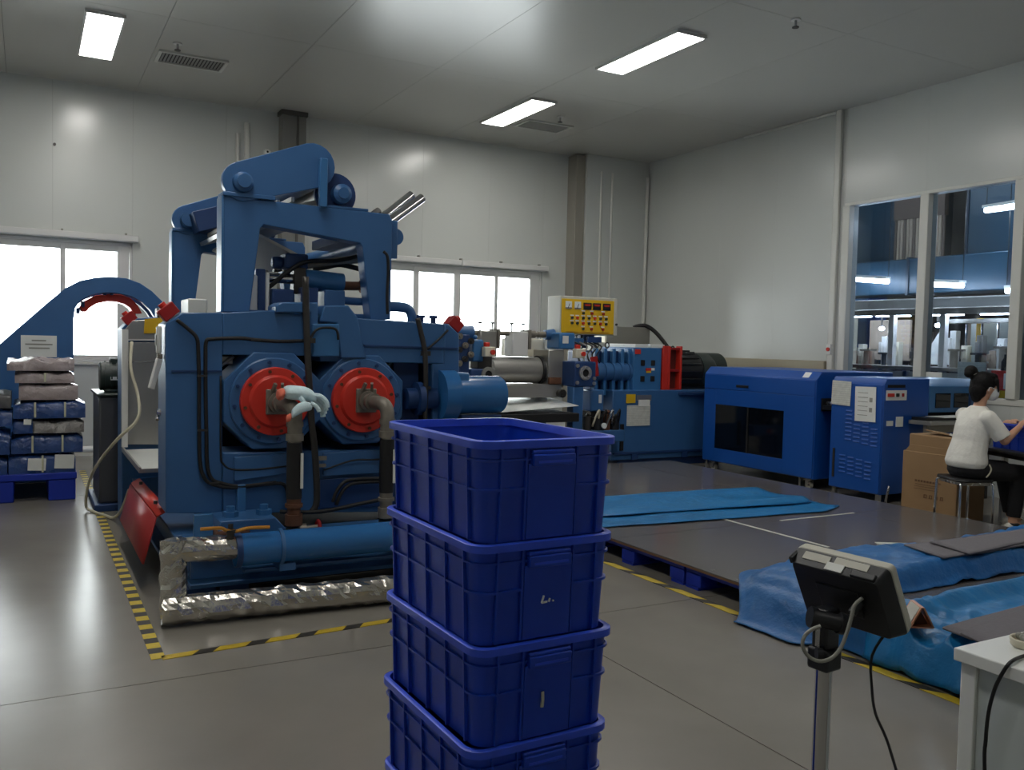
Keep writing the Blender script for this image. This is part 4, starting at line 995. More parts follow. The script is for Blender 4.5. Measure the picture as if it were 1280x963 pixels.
for k in range(14):
    a = 2*PI*k/14; a2 = 2*PI*(k+1)/14
    b.cyl((7.52+.03*math.cos(a), 9.2, 1.49+.038*math.sin(a)), (7.52+.03*math.cos(a2), 9.2, 1.49+.038*math.sin(a2)), .009, 6)
b.make('lifting_eye', 'dsteel', mo)
MB().bx(7.44, 7.95, 9.0, 9.45, .97, 1.0).make('motor_foot', 'blackp', mo)
pp = [(6.517,8.815,0.781),(6.875,8.815,0.524)]
MB().bx(pp[0][0], pp[1][0], 8.812, 8.818, pp[1][2], pp[0][2]).make('paper_notice', 'paper', ex)
pp = [(6.684,8.81,0.849),(6.862,8.81,0.767)]
MB().bx(pp[0][0], pp[1][0], 8.806, 8.811, pp[1][2], pp[0][2]).make('paper_slip', 'plain', ex)
pp = [(6.5,8.815,0.92),(6.639,8.815,0.81)]
MB().bx(pp[0][0], pp[1][0], 8.81, 8.818, pp[1][2], pp[0][2]).make('yellow_sticker', 'yellow', ex)
pp = [(6.66,8.815,0.909),(6.888,8.815,0.837)]
MB().bx(pp[0][0], pp[1][0], 8.812, 8.818, pp[1][2], pp[0][2]).make('grey_plate', 'stain', ex)
# pumps and valves between the stand and the base
MB().bx(5.9, 6.35, 8.62, 8.8, .36, .50).make('pump_tray', 'blue', ex, bevel=.01)
MB().bx(6.05, 6.13, 8.612, 8.62, .40, .44).make('red_label', 'red', ex); MB().bx(5.99, 6.045, 8.612, 8.62, .405, .44).make('white_label', 'plain', ex)
for k, (x, r, z, m) in enumerate(((5.85, .05, .62, 'dsteel'), (6.0, .07, .60, 'blackp'), (6.13, .045, .64, 'rust'), (6.25, .06, .58, 'blackp'))):
    MB().cyl((x, 8.7, .50), (x, 8.7, z+.05), r, 14).cyl((x, 8.7, z+.05), (x, 8.66, z+.09), r*.5, 10).make('pump', m, ex)
for k in range(4):
    x = 5.9+k*.1
    MB().tube([(x, 8.66, .55), (x+.02, 8.6, .70), (x+.07, 8.62, .74), (x+.08, 8.66, .58)], .012, 8, 4).make('hose', ('cable', 'black', 'steel', 'black')[k], ex, angle=180)
MB().lathe((6.02, 8.6, .56), (0, -1, 0), [(0, .035), (.02, .035), (.02, .03), (.022, 0)], 16).make('gauge', 'gauge', ex)
MB().bx(5.93, 6.12, 8.75, 8.95, .72, .98).make('pump_body', 'blue', ex, bevel=.015)
MB().bx(6.04, 6.08, 8.74, 8.75, .82, .92).make('name_plate', 'alu', ex)
MB().bx(5.9, 6.15, 8.78, 8.95, .5, .72).make('pump_leg', 'dark', ex)
# stand with ring-faced gear unit, stop box and red flag
sp = MB().bx(5.66, 5.80, 8.72, 8.86, .0, 1.02).make('stand_post', 'blue', ex, bevel=.008)
gu = MB().bx(5.66, 5.96, 8.70, 9.0, 1.02, 1.32).make('gear_unit', 'blued', ex, bevel=.015)
MB().lathe((5.80, 8.70, 1.185), (0, -1, 0), [(0, .085), (.025, .085), (.025, .045), (.012, .045), (.012, 0)], 24).make('ring_face', 'stain', gu)
MB().cyl((5.80, 8.69, 1.185), (5.80, 8.684, 1.185), .044, 18).make('hole_shade', 'dark', gu)  # dark disc painting the shade inside the ring
for k in range(8):
    a = 2*PI*k/8
    MB().cyl((5.80+.066*math.cos(a), 8.675, 1.185+.066*math.sin(a)), (5.80+.066*math.cos(a), 8.665, 1.185+.066*math.sin(a)), .010, 6).make('bolt', 'chrome', gu)
for (x, z) in ((5.69, 1.07), (5.69, 1.27), (5.93, 1.06), (5.93, 1.12)):
    MB().cyl((x, 8.70, z), (x, 8.68, z), .022, 10).make('port', 'stain', gu)
def stop_box(x, y, z, parent):
    s_ = MB().bx(x, x+.13, y-.09, y, z, z+.11).make('stop_box', 'cream', parent, bevel=.008)
    MB().cyl((x+.09, y-.09, z+.05), (x+.09, y-.115, z+.05), .028, 14).make('stop_button', 'red', s_)
    MB().bx(x+.01, x+.07, y-.07, y-.02, z+.11, z+.16).make('red_lamp', 'red', s_, bevel=.01)
stop_box(5.68, 8.80, 1.36, ex)
MB().box((5.96, 8.74, 1.26), (.10, .02, .24), Euler((0, -.12, 0)).to_matrix()).make('red_flag', 'redd', ex, bevel=.004)
# silver barrel and front housing
MB().cyl((4.75, 9.15, 1.20), (5.66, 9.15, 1.20), .155, 32).make('barrel', 'stain', ex)
MB().lathe((5.40, 9.15, 1.20), (1, 0, 0), [(0, .155), (0, .175), (.04, .175), (.04, .155)], 32).make('black_band', 'black', ex)
MB().bx(5.46, 5.68, 8.98, 9.35, 1.0, 1.45).make('front_housing', 'stain', ex, bevel=.012)
MB().bx(5.2, 5.66, 9.4, 9.7, 1.36, 1.58).make('rear_guard', 'cream', ex, bevel=.01)
MB().bx(4.7, 5.64, 8.95, 9.5, .88, 1.04).make('barrel_saddle', 'stain', ex, bevel=.01)
MB().cyl((5.60, 8.93, .93), (5.60, 8.86, .93), .05, 16).cyl((5.60, 8.86, .93), (5.60, 8.84, .93), .025, 10).make('drain_valve', 'dsteel', ex)
MB().bx(5.45, 5.62, 8.93, 8.97, 1.04, 1.12).make('brown_block', 'rust', ex, bevel=.006)
MB().add([(4.6, 8.6, .74), (5.66, 8.6, .80), (5.66, 9.5, .87), (4.6, 9.5, .82)], [(0, 1, 2, 3)]).make('drip_sheet', 'white', ex, solid=.006)
MB().bx(4.3, 5.64, 8.55, 9.5, .62, .72).make('support_beam', 'dark', ex, bevel=.008)
for x in (4.6, 5.4): MB().bx(x, x+.1, 8.7, 9.4, 0, .62).make('support_leg', 'blued', ex, bevel=.008)
MB().bx(5.2, 5.45, 8.56, 8.58, .50, .62).make('white_plate', 'white', ex)
MB().bx(5.56, 5.78, 8.9, 9.2, 1.46, 1.66).make('blue_cover', 'bluel', ex, bevel=.02)
MB().bx(5.60, 5.68, 8.89, 8.90, 1.53, 1.62).make('plate_label', 'alu', ex)
MB().bx(5.78, 5.98, 9.0, 9.2, 1.5, 1.6).make('blue_cover', 'blue', ex, bevel=.02)
MB().cyl((4.45, 9.15, 1.63), (5.62, 9.15, 1.63), .028, 12).cyl((5.28, 9.15, 1.63), (5.36, 9.15, 1.63), .045, 12).cyl((5.40, 9.15, 1.63), (5.56, 9.15, 1.63), .038, 12).make('feed_shaft', 'cast', ex)
MB().lathe((5.5, 9.15, 1.63), (1, 0, 0), [(0, .02), (0, .06), (.03, .06), (.12, .075), (.12, 0)], 16).make('shaft_end', 'blue', ex)
for (x0, x1, m) in ((4.58, 4.80, 'stain'), (5.0, 5.22, 'alu')):
    hp = MB().bx(x0, x1, 9.05, 9.25, 1.36, 1.66).make('hopper', m, ex, bevel=.015)
    MB().bx(x1, x1+.03, 9.03, 9.27, 1.45, 1.68).make('hopper_flange', 'cast', hp, bevel=.005)
    for x in (x0+.04, x1-.02):
        MB().cyl((x, 9.15, 1.66), (x, 9.15, 1.74), .008, 8).cyl((x, 9.15, 1.74), (x, 9.15, 1.76), .025, 10).make('wing_bolt', 'dsteel', hp)
# second feed head behind the mill's right shoulder
fh = MB().bx(4.32, 4.62, 8.75, 9.05, 1.02, 1.22).make('feed_head', 'blued', ex, bevel=.015)
MB().lathe((4.53, 8.75, 1.16), (0, -1, 0), [(0, .085), (.025, .085), (.025, .045), (.012, .045), (.012, 0)], 22).make('ring_face', 'stain', fh)
MB().cyl((4.53, 8.74, 1.16), (4.53, 8.734, 1.16), .044, 18).make('hole_shade', 'dark', fh)  # dark disc for the shaded hole, as on the gear unit
MB().bx(4.2, 4.32, 8.8, 9.1, .62, 1.6).make('feed_plate', 'blued', ex, bevel=.01)
MB().cyl((4.12, 8.95, 1.63), (4.42, 8.95, 1.63), .075, 18).make('feed_motor', 'blue', ex)
for k in range(7):
    MB().lathe((4.18+.07*(k % 3), 8.78, 1.28+.05*k), (0, -1, 0), [(0, .035), (.03, .035), (.03, .015), (.05, .015), (.05, 0)], 12).make('chain_wheel', 'dsteel' if k % 2 else 'cast', ex)
MB().bx(4.36, 4.5, 8.8, 9.0, 1.3, 1.55).cyl((4.43, 8.9, 1.55), (4.43, 8.9, 1.60), .03, 10).make('small_gearbox', 'bluel', ex, bevel=.02)
stop_box(4.47, 8.80, 1.36, ex)
MB().bx(4.48, 4.66, 8.9, 9.1, 1.22, 1.40).make('die_block', 'dsteel', ex, bevel=.01)

cp = thing('control_box', 'grey control box with a yellow front of meters and push buttons', 'control panel', (6.0, 9.0, 0))
MB().bx(5.625, 6.445, 9.0, 9.30, 1.64, 2.105).make('box', 'lgrey', cp, bevel=.01)
MB().bx(5.635, 6.405, 8.988, 9.0, 1.655, 2.07).make('front_plate', 'yellow', cp, bevel=.003)
def onp(u, v): return 5.635+.77*u, 2.07-.415*v
for u in (.12, .29):
    x, z = onp(u, .18); g = MB().bx(x-.045, x+.045, 8.978, 8.988, z-.045, z+.045).make('analog_meter', 'gauge', cp, bevel=.003)
    MB().box((x, 8.976, z-.01), (.006, .002, .06), Euler((0, .4, 0)).to_matrix()).make('needle', 'dark', g)
    MB().bx(x-.045, x+.045, 8.976, 8.979, z-.045, z-.028).make('meter_foot', 'duct', g)
for u in (.475, .655, .845):
    x, z = onp(u, .19); g = MB().bx(x-.058, x+.058, 8.978, 8.988, z-.042, z+.042).make('digital_meter', 'blackp', cp, bevel=.003)
    MB().bx(x-.04, x+.04, 8.976, 8.978, z+.002, z+.026).make('readout', 'led', g)
rows = [(.40, (.40, .56, .78)), (.545, (.19, .29, .40, .51, .62, .73, .84)), (.70, (.19, .29, .40, .51, .62, .73, .84)), (.86, (.40, .56, .78))]
for v, us in rows:
    for i, u in enumerate(us):
        x, z = onp(u, v)
        m = ('redd' if v in (.40, .86) and i > 0 else ('dgreen' if (i+int(v*10)) % 3 else 'red'))
        b_ = MB().cyl((x, 8.988, z), (x, 8.968, z), .016, 12).make('push_button', m, cp)
        MB().bx(x-.026, x+.026, 8.985, 8.988, z+.022, z+.036).make('button_label', 'plain', b_)
MB().bx(5.70, 6.34, 8.984, 8.988, 1.668, 1.676).make('bottom_line', 'brass', cp)
MB().bx(6.40, 6.452, 8.985, 9.0, 1.645, 2.10).make('door_edge', 'lgrey', cp)
MB().cyl((6.435, 8.97, 1.78), (6.435, 8.985, 1.78), .015, 10).make('lock', 'dsteel', cp)
MB().cyl((6.08, 9.15, 1.48), (6.08, 9.15, 1.66), .04, 12).bx(6.0, 6.16, 9.05, 9.25, 1.60, 1.64).make('stand', 'blued', cp)
MB().bx(6.0, 6.2, 8.95, 8.98, 1.55, 1.62).make('bracket', 'blued', cp)
for k in range(5):
    x = 5.86+.07*k
    MB().tube([(x, 9.1, 1.64), (x-.03, 9.02, 1.56), (x+.06, 8.95, 1.50), (x-.02, 8.93, 1.40), (x+.02, 8.92, 1.30)], .010, 6, 4).make('wire', ('black', 'cableg', 'dsteel', 'black', 'black')[k], cp, angle=180)
jb = thing('junction_box', 'plain grey steel box standing behind the blue gearbox', 'box', (6.9, 9.8, 0))
MB().bx(6.83, 7.56, 9.75, 10.05, 1.2, 1.78).make('body', 'grey', jb, bevel=.008)
MB().bx(6.80, 6.83, 9.74, 10.06, 1.2, 1.78).make('side', 'cream', jb, bevel=.004)
MB().bx(6.55, 6.78, 9.7, 9.9, 1.30, 1.56).make('small_box', 'lgrey', jb, bevel=.008)
MB().bx(6.6, 7.5, 9.78, 10.0, 0, 1.2).make('stand', 'blued', jb)
MB().bx(6.74, 6.9, 9.78, 9.9, 1.3, 1.4).make('bracket', 'grey', jb)
tag(MB().tube([(7.35, 9.85, 1.775), (7.40, 9.8, 1.80), (7.50, 9.75, 1.80), (7.60, 9.68, 1.72), (7.68, 9.58, 1.58), (7.72, 9.5, 1.46)], .028, 10, 4).make('power_cable', 'black', angle=180), 'thick black cable looping from the grey box to the motor', 'cable')
pb = thing('pump_unit', 'dark round blower behind the black motor and blue cabinet', 'motor', (8.3, 9.4, 0))
MB().cyl((8.2, 9.55, 1.22), (8.62, 9.55, 1.22), .23, 26).make('blower_body', 'dgreen', pb, bevel=.02)
MB().bx(8.2, 8.6, 9.45, 9.65, 0, 1.02).make('blower_stand', 'blued', pb)

# ------------------------------------------------------------------ the two blue cabinets and the hood behind
c1 = thing('blue_cabinet', 'wide blue cabinet on castors with a large dark window', 'cabinet', (7.4, 7.6, 0))
MB().prism([(7.42, .12), (7.42, 1.20), (7.50, 1.285), (8.65, 1.285), (8.65, .12)], 'y', 6.66, 8.43).make('body', 'cab', c1, bevel=.008)
MB().bx(7.408, 7.42, 6.67, 8.42, 1.02, 1.19).make('upper_panel', 'cab', c1, bevel=.003)
MB().bx(7.408, 7.42, 6.67, 7.10, .13, 1.015).bx(7.408, 7.42, 8.21, 8.42, .13, 1.015).bx(7.408, 7.42, 7.10, 8.21, .83, 1.015).bx(7.408, 7.42, 7.10, 8.21, .13, .29).make('door', 'cab', c1, bevel=.003)
MB().bx(7.412, 7.4195, 7.10, 8.21, .29, .83).make('window', 'window_dark', c1)
MB().bx(7.403, 7.412, 7.645, 7.665, .29, .83).make('window_bar', 'dark', c1)
MB().bx(7.40, 7.409, 7.66, 7.86, 1.055, 1.085).make('handle', 'blackp', c1, bevel=.003)
MB().box((7.46, 6.83, 1.245), (.004, .09, .075), Euler((0, .75, 0)).to_matrix()).make('sticker', 'plain', c1)
MB().bx(7.5, 8.3, 6.648, 6.66, .86, 1.0).make('slot', 'dark', c1, bevel=.003)
for x, y in ((7.5, 6.78), (7.5, 8.3), (8.5, 6.78), (8.5, 8.3)):
    w = MB().bx(x-.04, x+.04, y-.05, y+.05, .095, .12).make('castor_plate', 'steel', c1)
    MB().bx(x-.03, x-.022, y-.03, y+.03, .035, .095).bx(x+.022, x+.03, y-.03, y+.03, .035, .095).make('castor_fork', 'steel', w)
    MB().cyl((x-.018, y, .04), (x+.018, y, .04), .04, 16).make('castor_wheel', 'lgrey', w)
    MB().cyl((x-.05, y+.09, .0), (x-.05, y+.09, .12), .012, 8).cyl((x-.05, y+.09, 0), (x-.05, y+.09, .015), .03, 10).make('levelling_foot', 'steel', c1)
MB().bx(7.5, 8.6, 6.44, 6.64, .88, .93).make('conveyor_bed', 'blackp', c1, bevel=.004)
for k in range(4): MB().cyl((7.55, 6.47+k*.05, .95), (8.5, 6.47+k*.05, .95), .018, 10).make('conveyor_roller', 'steel', c1)

c2 = thing('louvred_cabinet', 'narrower blue cabinet with louvres and two paper notices, left of the cartons', 'cabinet', (7.4, 6.1, 0))
MB().prism([(7.41, .09), (7.41, 1.19), (7.45, 1.25), (8.1, 1.25), (8.1, .09)], 'y', 5.80, 6.44).make('body', 'cab', c2, bevel=.008)
MB().bx(7.398, 7.41, 5.81, 6.43, .10, 1.185).make('door', 'cab', c2, bevel=.004)
for (z0, rows_, y0) in ((.60, 8, 6.24), (.26, 5, 6.30)):
    for r in range(rows_):
        for c in range(4):
            if z0 == .60 and c == 3 and r > 4: continue
            y = y0-c*.105; z = z0+r*.042-.012*c
            MB().prism([(7.398, z), (7.391, z+.004), (7.398, z+.018)], 'y', y-.075, y).make('louvre', 'cab', c2, smooth=False)
MB().box((7.392, 6.305, 1.08), (.004, .24, .25), Euler((.03, 0, 0)).to_matrix()).make('paper_notice', 'paper', c2)
n2 = MB().box((7.390, 6.0, .985), (.004, .25, .35), Euler((-.02, 0, 0)).to_matrix()).make('paper_notice', 'plain', c2)
for z in (.93, 1.03): MB().bx(7.386, 7.388, 5.915, 5.95, z-.022, z+.022).make('printed_box', 'cableg', c2)
for k in range(6): MB().bx(7.386, 7.388, 5.97, 6.09, .87+k*.045, .876+k*.045).make('printed_line', 'cableg', c2)
for y in (5.85, 6.39): MB().bx(7.43, 7.47, y-.02, y+.02, 0, .09).make('levelling_foot', 'steel', c2)
for y in (5.85, 6.39): MB().bx(8.0, 8.04, y-.02, y+.02, 0, .09).make('levelling_foot', 'steel', c2)
MB().bx(7.39, 7.399, 6.36, 6.385, .2, .5).make('side_slot', 'dsteel', c2)
# side face with control strip
MB().bx(7.44, 7.74, 5.792, 5.80, 1.035, 1.135).make('switch_strip', 'plain', c2)
for x, w_, m in ((7.50, .055, 'red'), (7.60, .026, 'dgreen'), (7.68, .018, 'redd')):
    MB().bx(x-w_*.9, x+w_*.9, 5.783, 5.792, 1.07, 1.105).make('switch', m, c2, bevel=.006)
MB().bx(7.46, 7.55, 5.79, 5.80, .78, .83).make('white_label', 'plain', c2); MB().bx(7.60, 7.70, 5.79, 5.80, .77, .87).make('white_label', 'plain', c2)
MB().bx(7.46, 7.72, 5.796, 5.80, 1.16, 1.19).make('vent_slot', 'dark', c2)
MB().tube([(7.46, 5.76, .0), (7.45, 5.76, .04), (7.47, 5.75, .16), (7.48, 5.76, .18)], .012, 8, 4).make('brake_lever', 'steel', c2)
# long hood over the conveyor
h = thing('conveyor_hood', 'long blue hood with two small dark windows over the conveyor behind the worker', 'hood', (8.4, 6, 0))
MB().prism([(5.80, 1.17), (5.90, 1.245), (6.44, 1.245), (6.44, .90), (6.25, .90), (5.80, .90)], 'x', 8.11, 8.93).make('hood_shell', 'bluel', h, bevel=.008)
MB().bx(8.11, 8.92, 5.82, 6.42, .10, .72).make('lower_body', 'cab', h, bevel=.008)
for x in (8.2, 8.5): MB().bx(x, x+.24, 5.79, 5.80, .95, 1.10).make('hood_window', 'window_dark', h, bevel=.003)
MB().bx(8.76, 8.79, 5.79, 5.80, .9, 1.17).make('seam', 'blued', h)
it = thing('infeed_table', 'grey infeed table with a black belt behind the seated worker', 'table', (8.3, 5.65, 0))
MB().bx(7.76, 8.9, 5.52, 5.775, .80, .84).make('table_top', 'stain', it, bevel=.004)
MB().bx(7.8, 8.9, 5.6, 5.77, .84, .87).make('belt', 'blackp', it)
MB().bx(7.78, 8.85, 5.58, 5.62, .72, .80).make('table_rail', 'cast', it)
for x in (7.8, 8.8): MB().bx(x, x+.04, 5.60, 5.64, 0, .72).make('leg', 'dsteel', it)
for x in (8.15, 8.85):
    for y in (5.86, 6.38): MB().bx(x, x+.05, y-.025, y+.025, 0, .10).make('leg', 'steel', h)
MB().bx(8.11, 8.92, 5.84, 6.42, .72, .9).make('conveyor_frame', 'dark', h)
tag(MB().bx(8.0, 8.45, 5.54, 5.76, .8705, .874).make('paper_sheet', 'plain', loc=(0,0,0)), 'white paper sheet lying on the infeed table behind the worker', 'paper')

# ------------------------------------------------------------------ raised platform of boards on pallets
ROWS = [1.86, 3.07, 4.28, 5.49, 6.70]
prows = ('nearest row below the tarpaulins', 'second row', 'third row', 'fourth row', 'farthest row')
for ci, x in enumerate((3.645, 4.90)):
    for ri, y in enumerate(ROWS):
        lab = 'blue pallet under the grey boards, %s, %s column' % (prows[ri], 'tape-side' if ci == 0 else 'inner')
        if ci == 0 and ri == 0: pal = make_pallet('plastic_pallet', lab, 'pallet', 1.2, 1.19, .13, (x, y, 0), 'pallets under the board platform')
        else: dup(pal, (x, y, 0), 0, lab)
for ci, (x0, x1) in enumerate(((3.62, 4.855), (4.862, 6.10), (6.107, 6.80))):
    for ri, (y0, y1) in enumerate(((1.86, 3.42), (3.426, 5.02), (5.026, 6.60), (6.606, 8.30))):
        lab = 'grey floor board of the platform, %s, %s' % (('along the yellow tape', 'in the middle strip', 'narrow one beside the cabinets')[ci], ('nearest row', 'just beyond the tarpaulin heaps', 'below the flat blue tarpaulin', 'farthest row by the extruder')[ri])
        t = thing('floor_board', lab, 'board', (x0, y0, .13), 0, 'boards of the raised platform')
        MB().bx(x0, x1, y0, y1, .143, .15).make('top_sheet', 'board', t)
        MB().bx(x0, x1-.004, y0+.003, y1-.003, .13, .143).make('board_core', 'boardedge', t)
for (p, q) in (((4.858, 4.40), (4.858, 5.26)), ((4.862, 5.022), (6.10, 5.022))):
    pass
t = tag(MB().bx(4.845, 4.872, 4.2, 5.28, .1504, .152).make('joint_tape', 'trimw'), 'pale tape strip along the board joint, pointing away from the camera', 'tape')
t = tag(MB().bx(5.25, 6.10, 5.012, 5.034, .1504, .152).make('joint_tape', 'trimw'), 'pale tape strip along the board joint running towards the cardboard cartons', 'tape')
t = tag(MB().box((5.42, 4.05, .1525), (.34, .07, .004), Euler((0, 0, -.55)).to_matrix()).make('batten', 'trimw'), 'short white batten lying on the boards beside the left end of the felt', 'batten')

# flat blue tarpaulin lying on the platform
tp = thing('tarpaulin', 'flat blue tarpaulin folded in a long strip across the boards', 'tarpaulin', (5, 5.8, .15))
def lerp(a, b, t): return a+(b-a)*t
def low(u, v):
    x = lerp(3.62, 6.18-.25*v+.25*abs(v-.2), u)
    yn = lerp(5.33, 5.10, u)+.03*noise.noise(Vector((u*5, 0, 3)))+max(0, u-.86)*1.3; yf = lerp(6.2, 6.18, u)
    y = lerp(yn, yf, v*.45)
    z = .157+.010*max(0, noise.noise(Vector((x*2.2, y*5, 1))))+.02*smst(.5, 0, abs(v-.55))*max(0, noise.noise(Vector((x*1.4, 7, 2)))+.2)
    return (x, y, z)
MB().sheet(low, 46, 12).make('lower_layer', 'tarpt', tp, solid=.004, angle=180)
def upf(u, v):
    x = lerp(3.62, 6.04-.10*v, u)
    yn = lerp(5.62, 5.42, u)+.04*noise.noise(Vector((u*4, 1, 3))); yf = lerp(6.42, 6.20, u)+.05*noise.noise(Vector((u*3, 5, 3)))
    y = lerp(yn, yf, v)
    z = .178+.022*smst(0, .12, v)*smst(1, .88, v)+.022*noise.noise(Vector((x*1.6, y*3, 4)))*smst(0, .1, v)*smst(1, .9, v)+.02*math.exp(-((v-.75)/.1)**2)*(.5+noise.noise(Vector((x*1.2, 2, 9))))
    return (x, y, max(.172, z))
MB().sheet(upf, 50, 22).make('upper_fold', 'tarpt', tp, solid=.005, angle=180)

# heap A: tarpaulin over a low stack, falling over the platform edge
def heapA(u, v):
    s = u
    y0_ = lerp(2.80, 3.55, v)
    if s < .10: x = lerp(lerp(3.585, 3.40, smst(2.98, 3.18, y0_)), 3.60, s/.10)
    else: x = lerp(3.60, 6.7, ((s-.10)/.90)**1.15)
    yf = lerp(2.80, 3.19, smst(3.6, 4.3, x)); yb = lerp(3.55, 3.86, smst(3.4, 3.75, x))-.16*smst(4.7, 5.2, x)+.12*max(0, x-5.2)
    y = lerp(yf, yb, v)
    edge = smst(0, .10, s) if s < .10 else 1.0
    edge = edge*smst(3.40, 3.60, x)*.75+.25*smst(3.60, 3.70, x)
    top = .155+.118*smst(.0, .14, v)*smst(1, .8, v)*(.55+.45*smst(3.6, 4.0, x))
    z = lerp(.012, top, edge**.8)
    w = noise.noise(Vector((x*3, y*6, 2)))*.016+(.3-abs(noise.noise(Vector((x*6, y*7, 5)))))*.03+(.3-abs(noise.noise(Vector((x*15, y*17, 7)))))*.012
    return (x+noise.noise(Vector((y*8, z*9, 1)))*.025*(1-edge), y+w*.6, max(z+w*edge, .008 if x < 3.61 else .156))
hA = thing('tarpaulin', 'blue tarpaulin heaped over the near end of the boards and hanging to the floor', 'tarpaulin', (4.5, 3.4, .15))
MB().sheet(heapA, 90, 36).make('cover', 'tarp', hA, solid=.004, angle=180)
def felt(name, label, poly, z, seed):
    (a, b, c, d) = [Vector((*p, 0)) for p in poly]
    def fn(u, v):
        p = a.lerp(b, u).lerp(d.lerp(c, u), v)
        return (p.x, p.y, z+.006*noise.noise(Vector((p.x*3, p.y*3, seed))))
    return tag(MB().sheet(fn, 20, 8).make(name, 'felt', solid=.010, angle=180), label, 'felt')
felt('felt_sheet', 'grey felt sheet on the far tarpaulin heap, left end uncovered', [(4.761,3.263),(5.602,3.262),(6.063,3.535),(4.835,3.59)], .290, 1)
felt('felt_sheet', 'second grey felt sheet overlapping the first one further right', [(4.953,3.229),(6.121,3.326),(6.471,3.52),(5.022,3.545)], .304, 2)

# heap B: nearer, crumpled teal-blue tarpaulin
def heapB(u, v):
    if u < .16: x = lerp(3.565, 3.60, u/.16)
    else: x = lerp(3.60, 5.5, ((u-.16)/.84)**1.2)
    yf, yb = 1.9, lerp(2.84, 3.0, smst(3.5, 4.1, x))
    y = lerp(yf, yb, v)
    edge = (u/.16)*.8 if u < .16 else .8+.2*smst(3.60, 3.68, x)
    crest = .055*math.exp(-((y-lerp(2.78, 2.88, smst(3.6, 4.4, x)))/.06)**2)*smst(3.6, 3.85, x)
    top = .20+crest-.045*smst(.94, 1.0, v)
    z = lerp(.012, top, edge**.7)
    k = smst(4.35, 3.75, x)*(.35+.65*smst(2.86, 2.7, y))
    r = 1-abs(noise.noise(Vector((x*4.2, y*4.2, 8))))*2
    w = k*(.085*r*r-.035)+(.3-abs(noise.noise(Vector((x*11, y*11, 3)))))*.04*k+.006*noise.noise(Vector((x*5, y*5, 2)))
    return (x+.03*noise.noise(Vector((y*7, z*6, 4)))*(1-edge)+.015*noise.noise(Vector((x*9, y*9, 11))), y+.02*noise.noise(Vector((x*9, y*9, 21))), max(z+w*(.3+.7*edge), .008 if x < 3.61 else .156))
hB = thing('tarpaulin', 'crumpled teal-blue tarpaulin nearest the white table, spilling over the yellow tape edge', 'tarpaulin', (4.2, 2.4, .15))
MB().sheet(heapB, 80, 60).make('cover', 'tarpt', hB, solid=.004, angle=180)
felt('felt_sheet', 'grey felt sheet on the near tarpaulin heap, partly behind the white table', [(3.571,2.354),(3.515,2.172),(4.137,2.174),(4.683,2.528)], .280, 3)
felt('felt_sheet', 'lower grey felt sheet peeking out left of the near felt, dark edged', [(3.623,2.474),(3.594,2.312),(4.054,2.286),(4.357,2.521)], .262, 4)

# copper edged tent sign
tn = thing('tent_sign', 'small copper-edged tent-shaped sign standing behind the scale indicator', 'sign', (3.608, 2.565, .242), math.radians(-33))
z0 = 0.0
MB().prism([(-.048, 0), (0, .092), (-.008, .092), (-.056, 0)], 'y', 0, .13).make('side_sheet', 'copper', tn, local=True)
MB().prism([(.048, 0), (0, .092), (.008, .092), (.056, 0)], 'y', 0, .13).make('side_sheet', 'copper', tn, local=True)
MB().bx(-.05, .05, 0, .13, -.004, .003).make('base_sheet', 'copper', tn, local=True)
MB().prism([(-.05, .008), (-.006, .088), (-.011, .09), (-.055, .012)], 'y', .012, .118).make('silver_face', 'lgrey', tn, local=True)
MB().prism([(-.044, .003), (.044, .003), (0, .086)], 'y', .05, .054).make('inner_divider', 'copperd', tn, local=True)


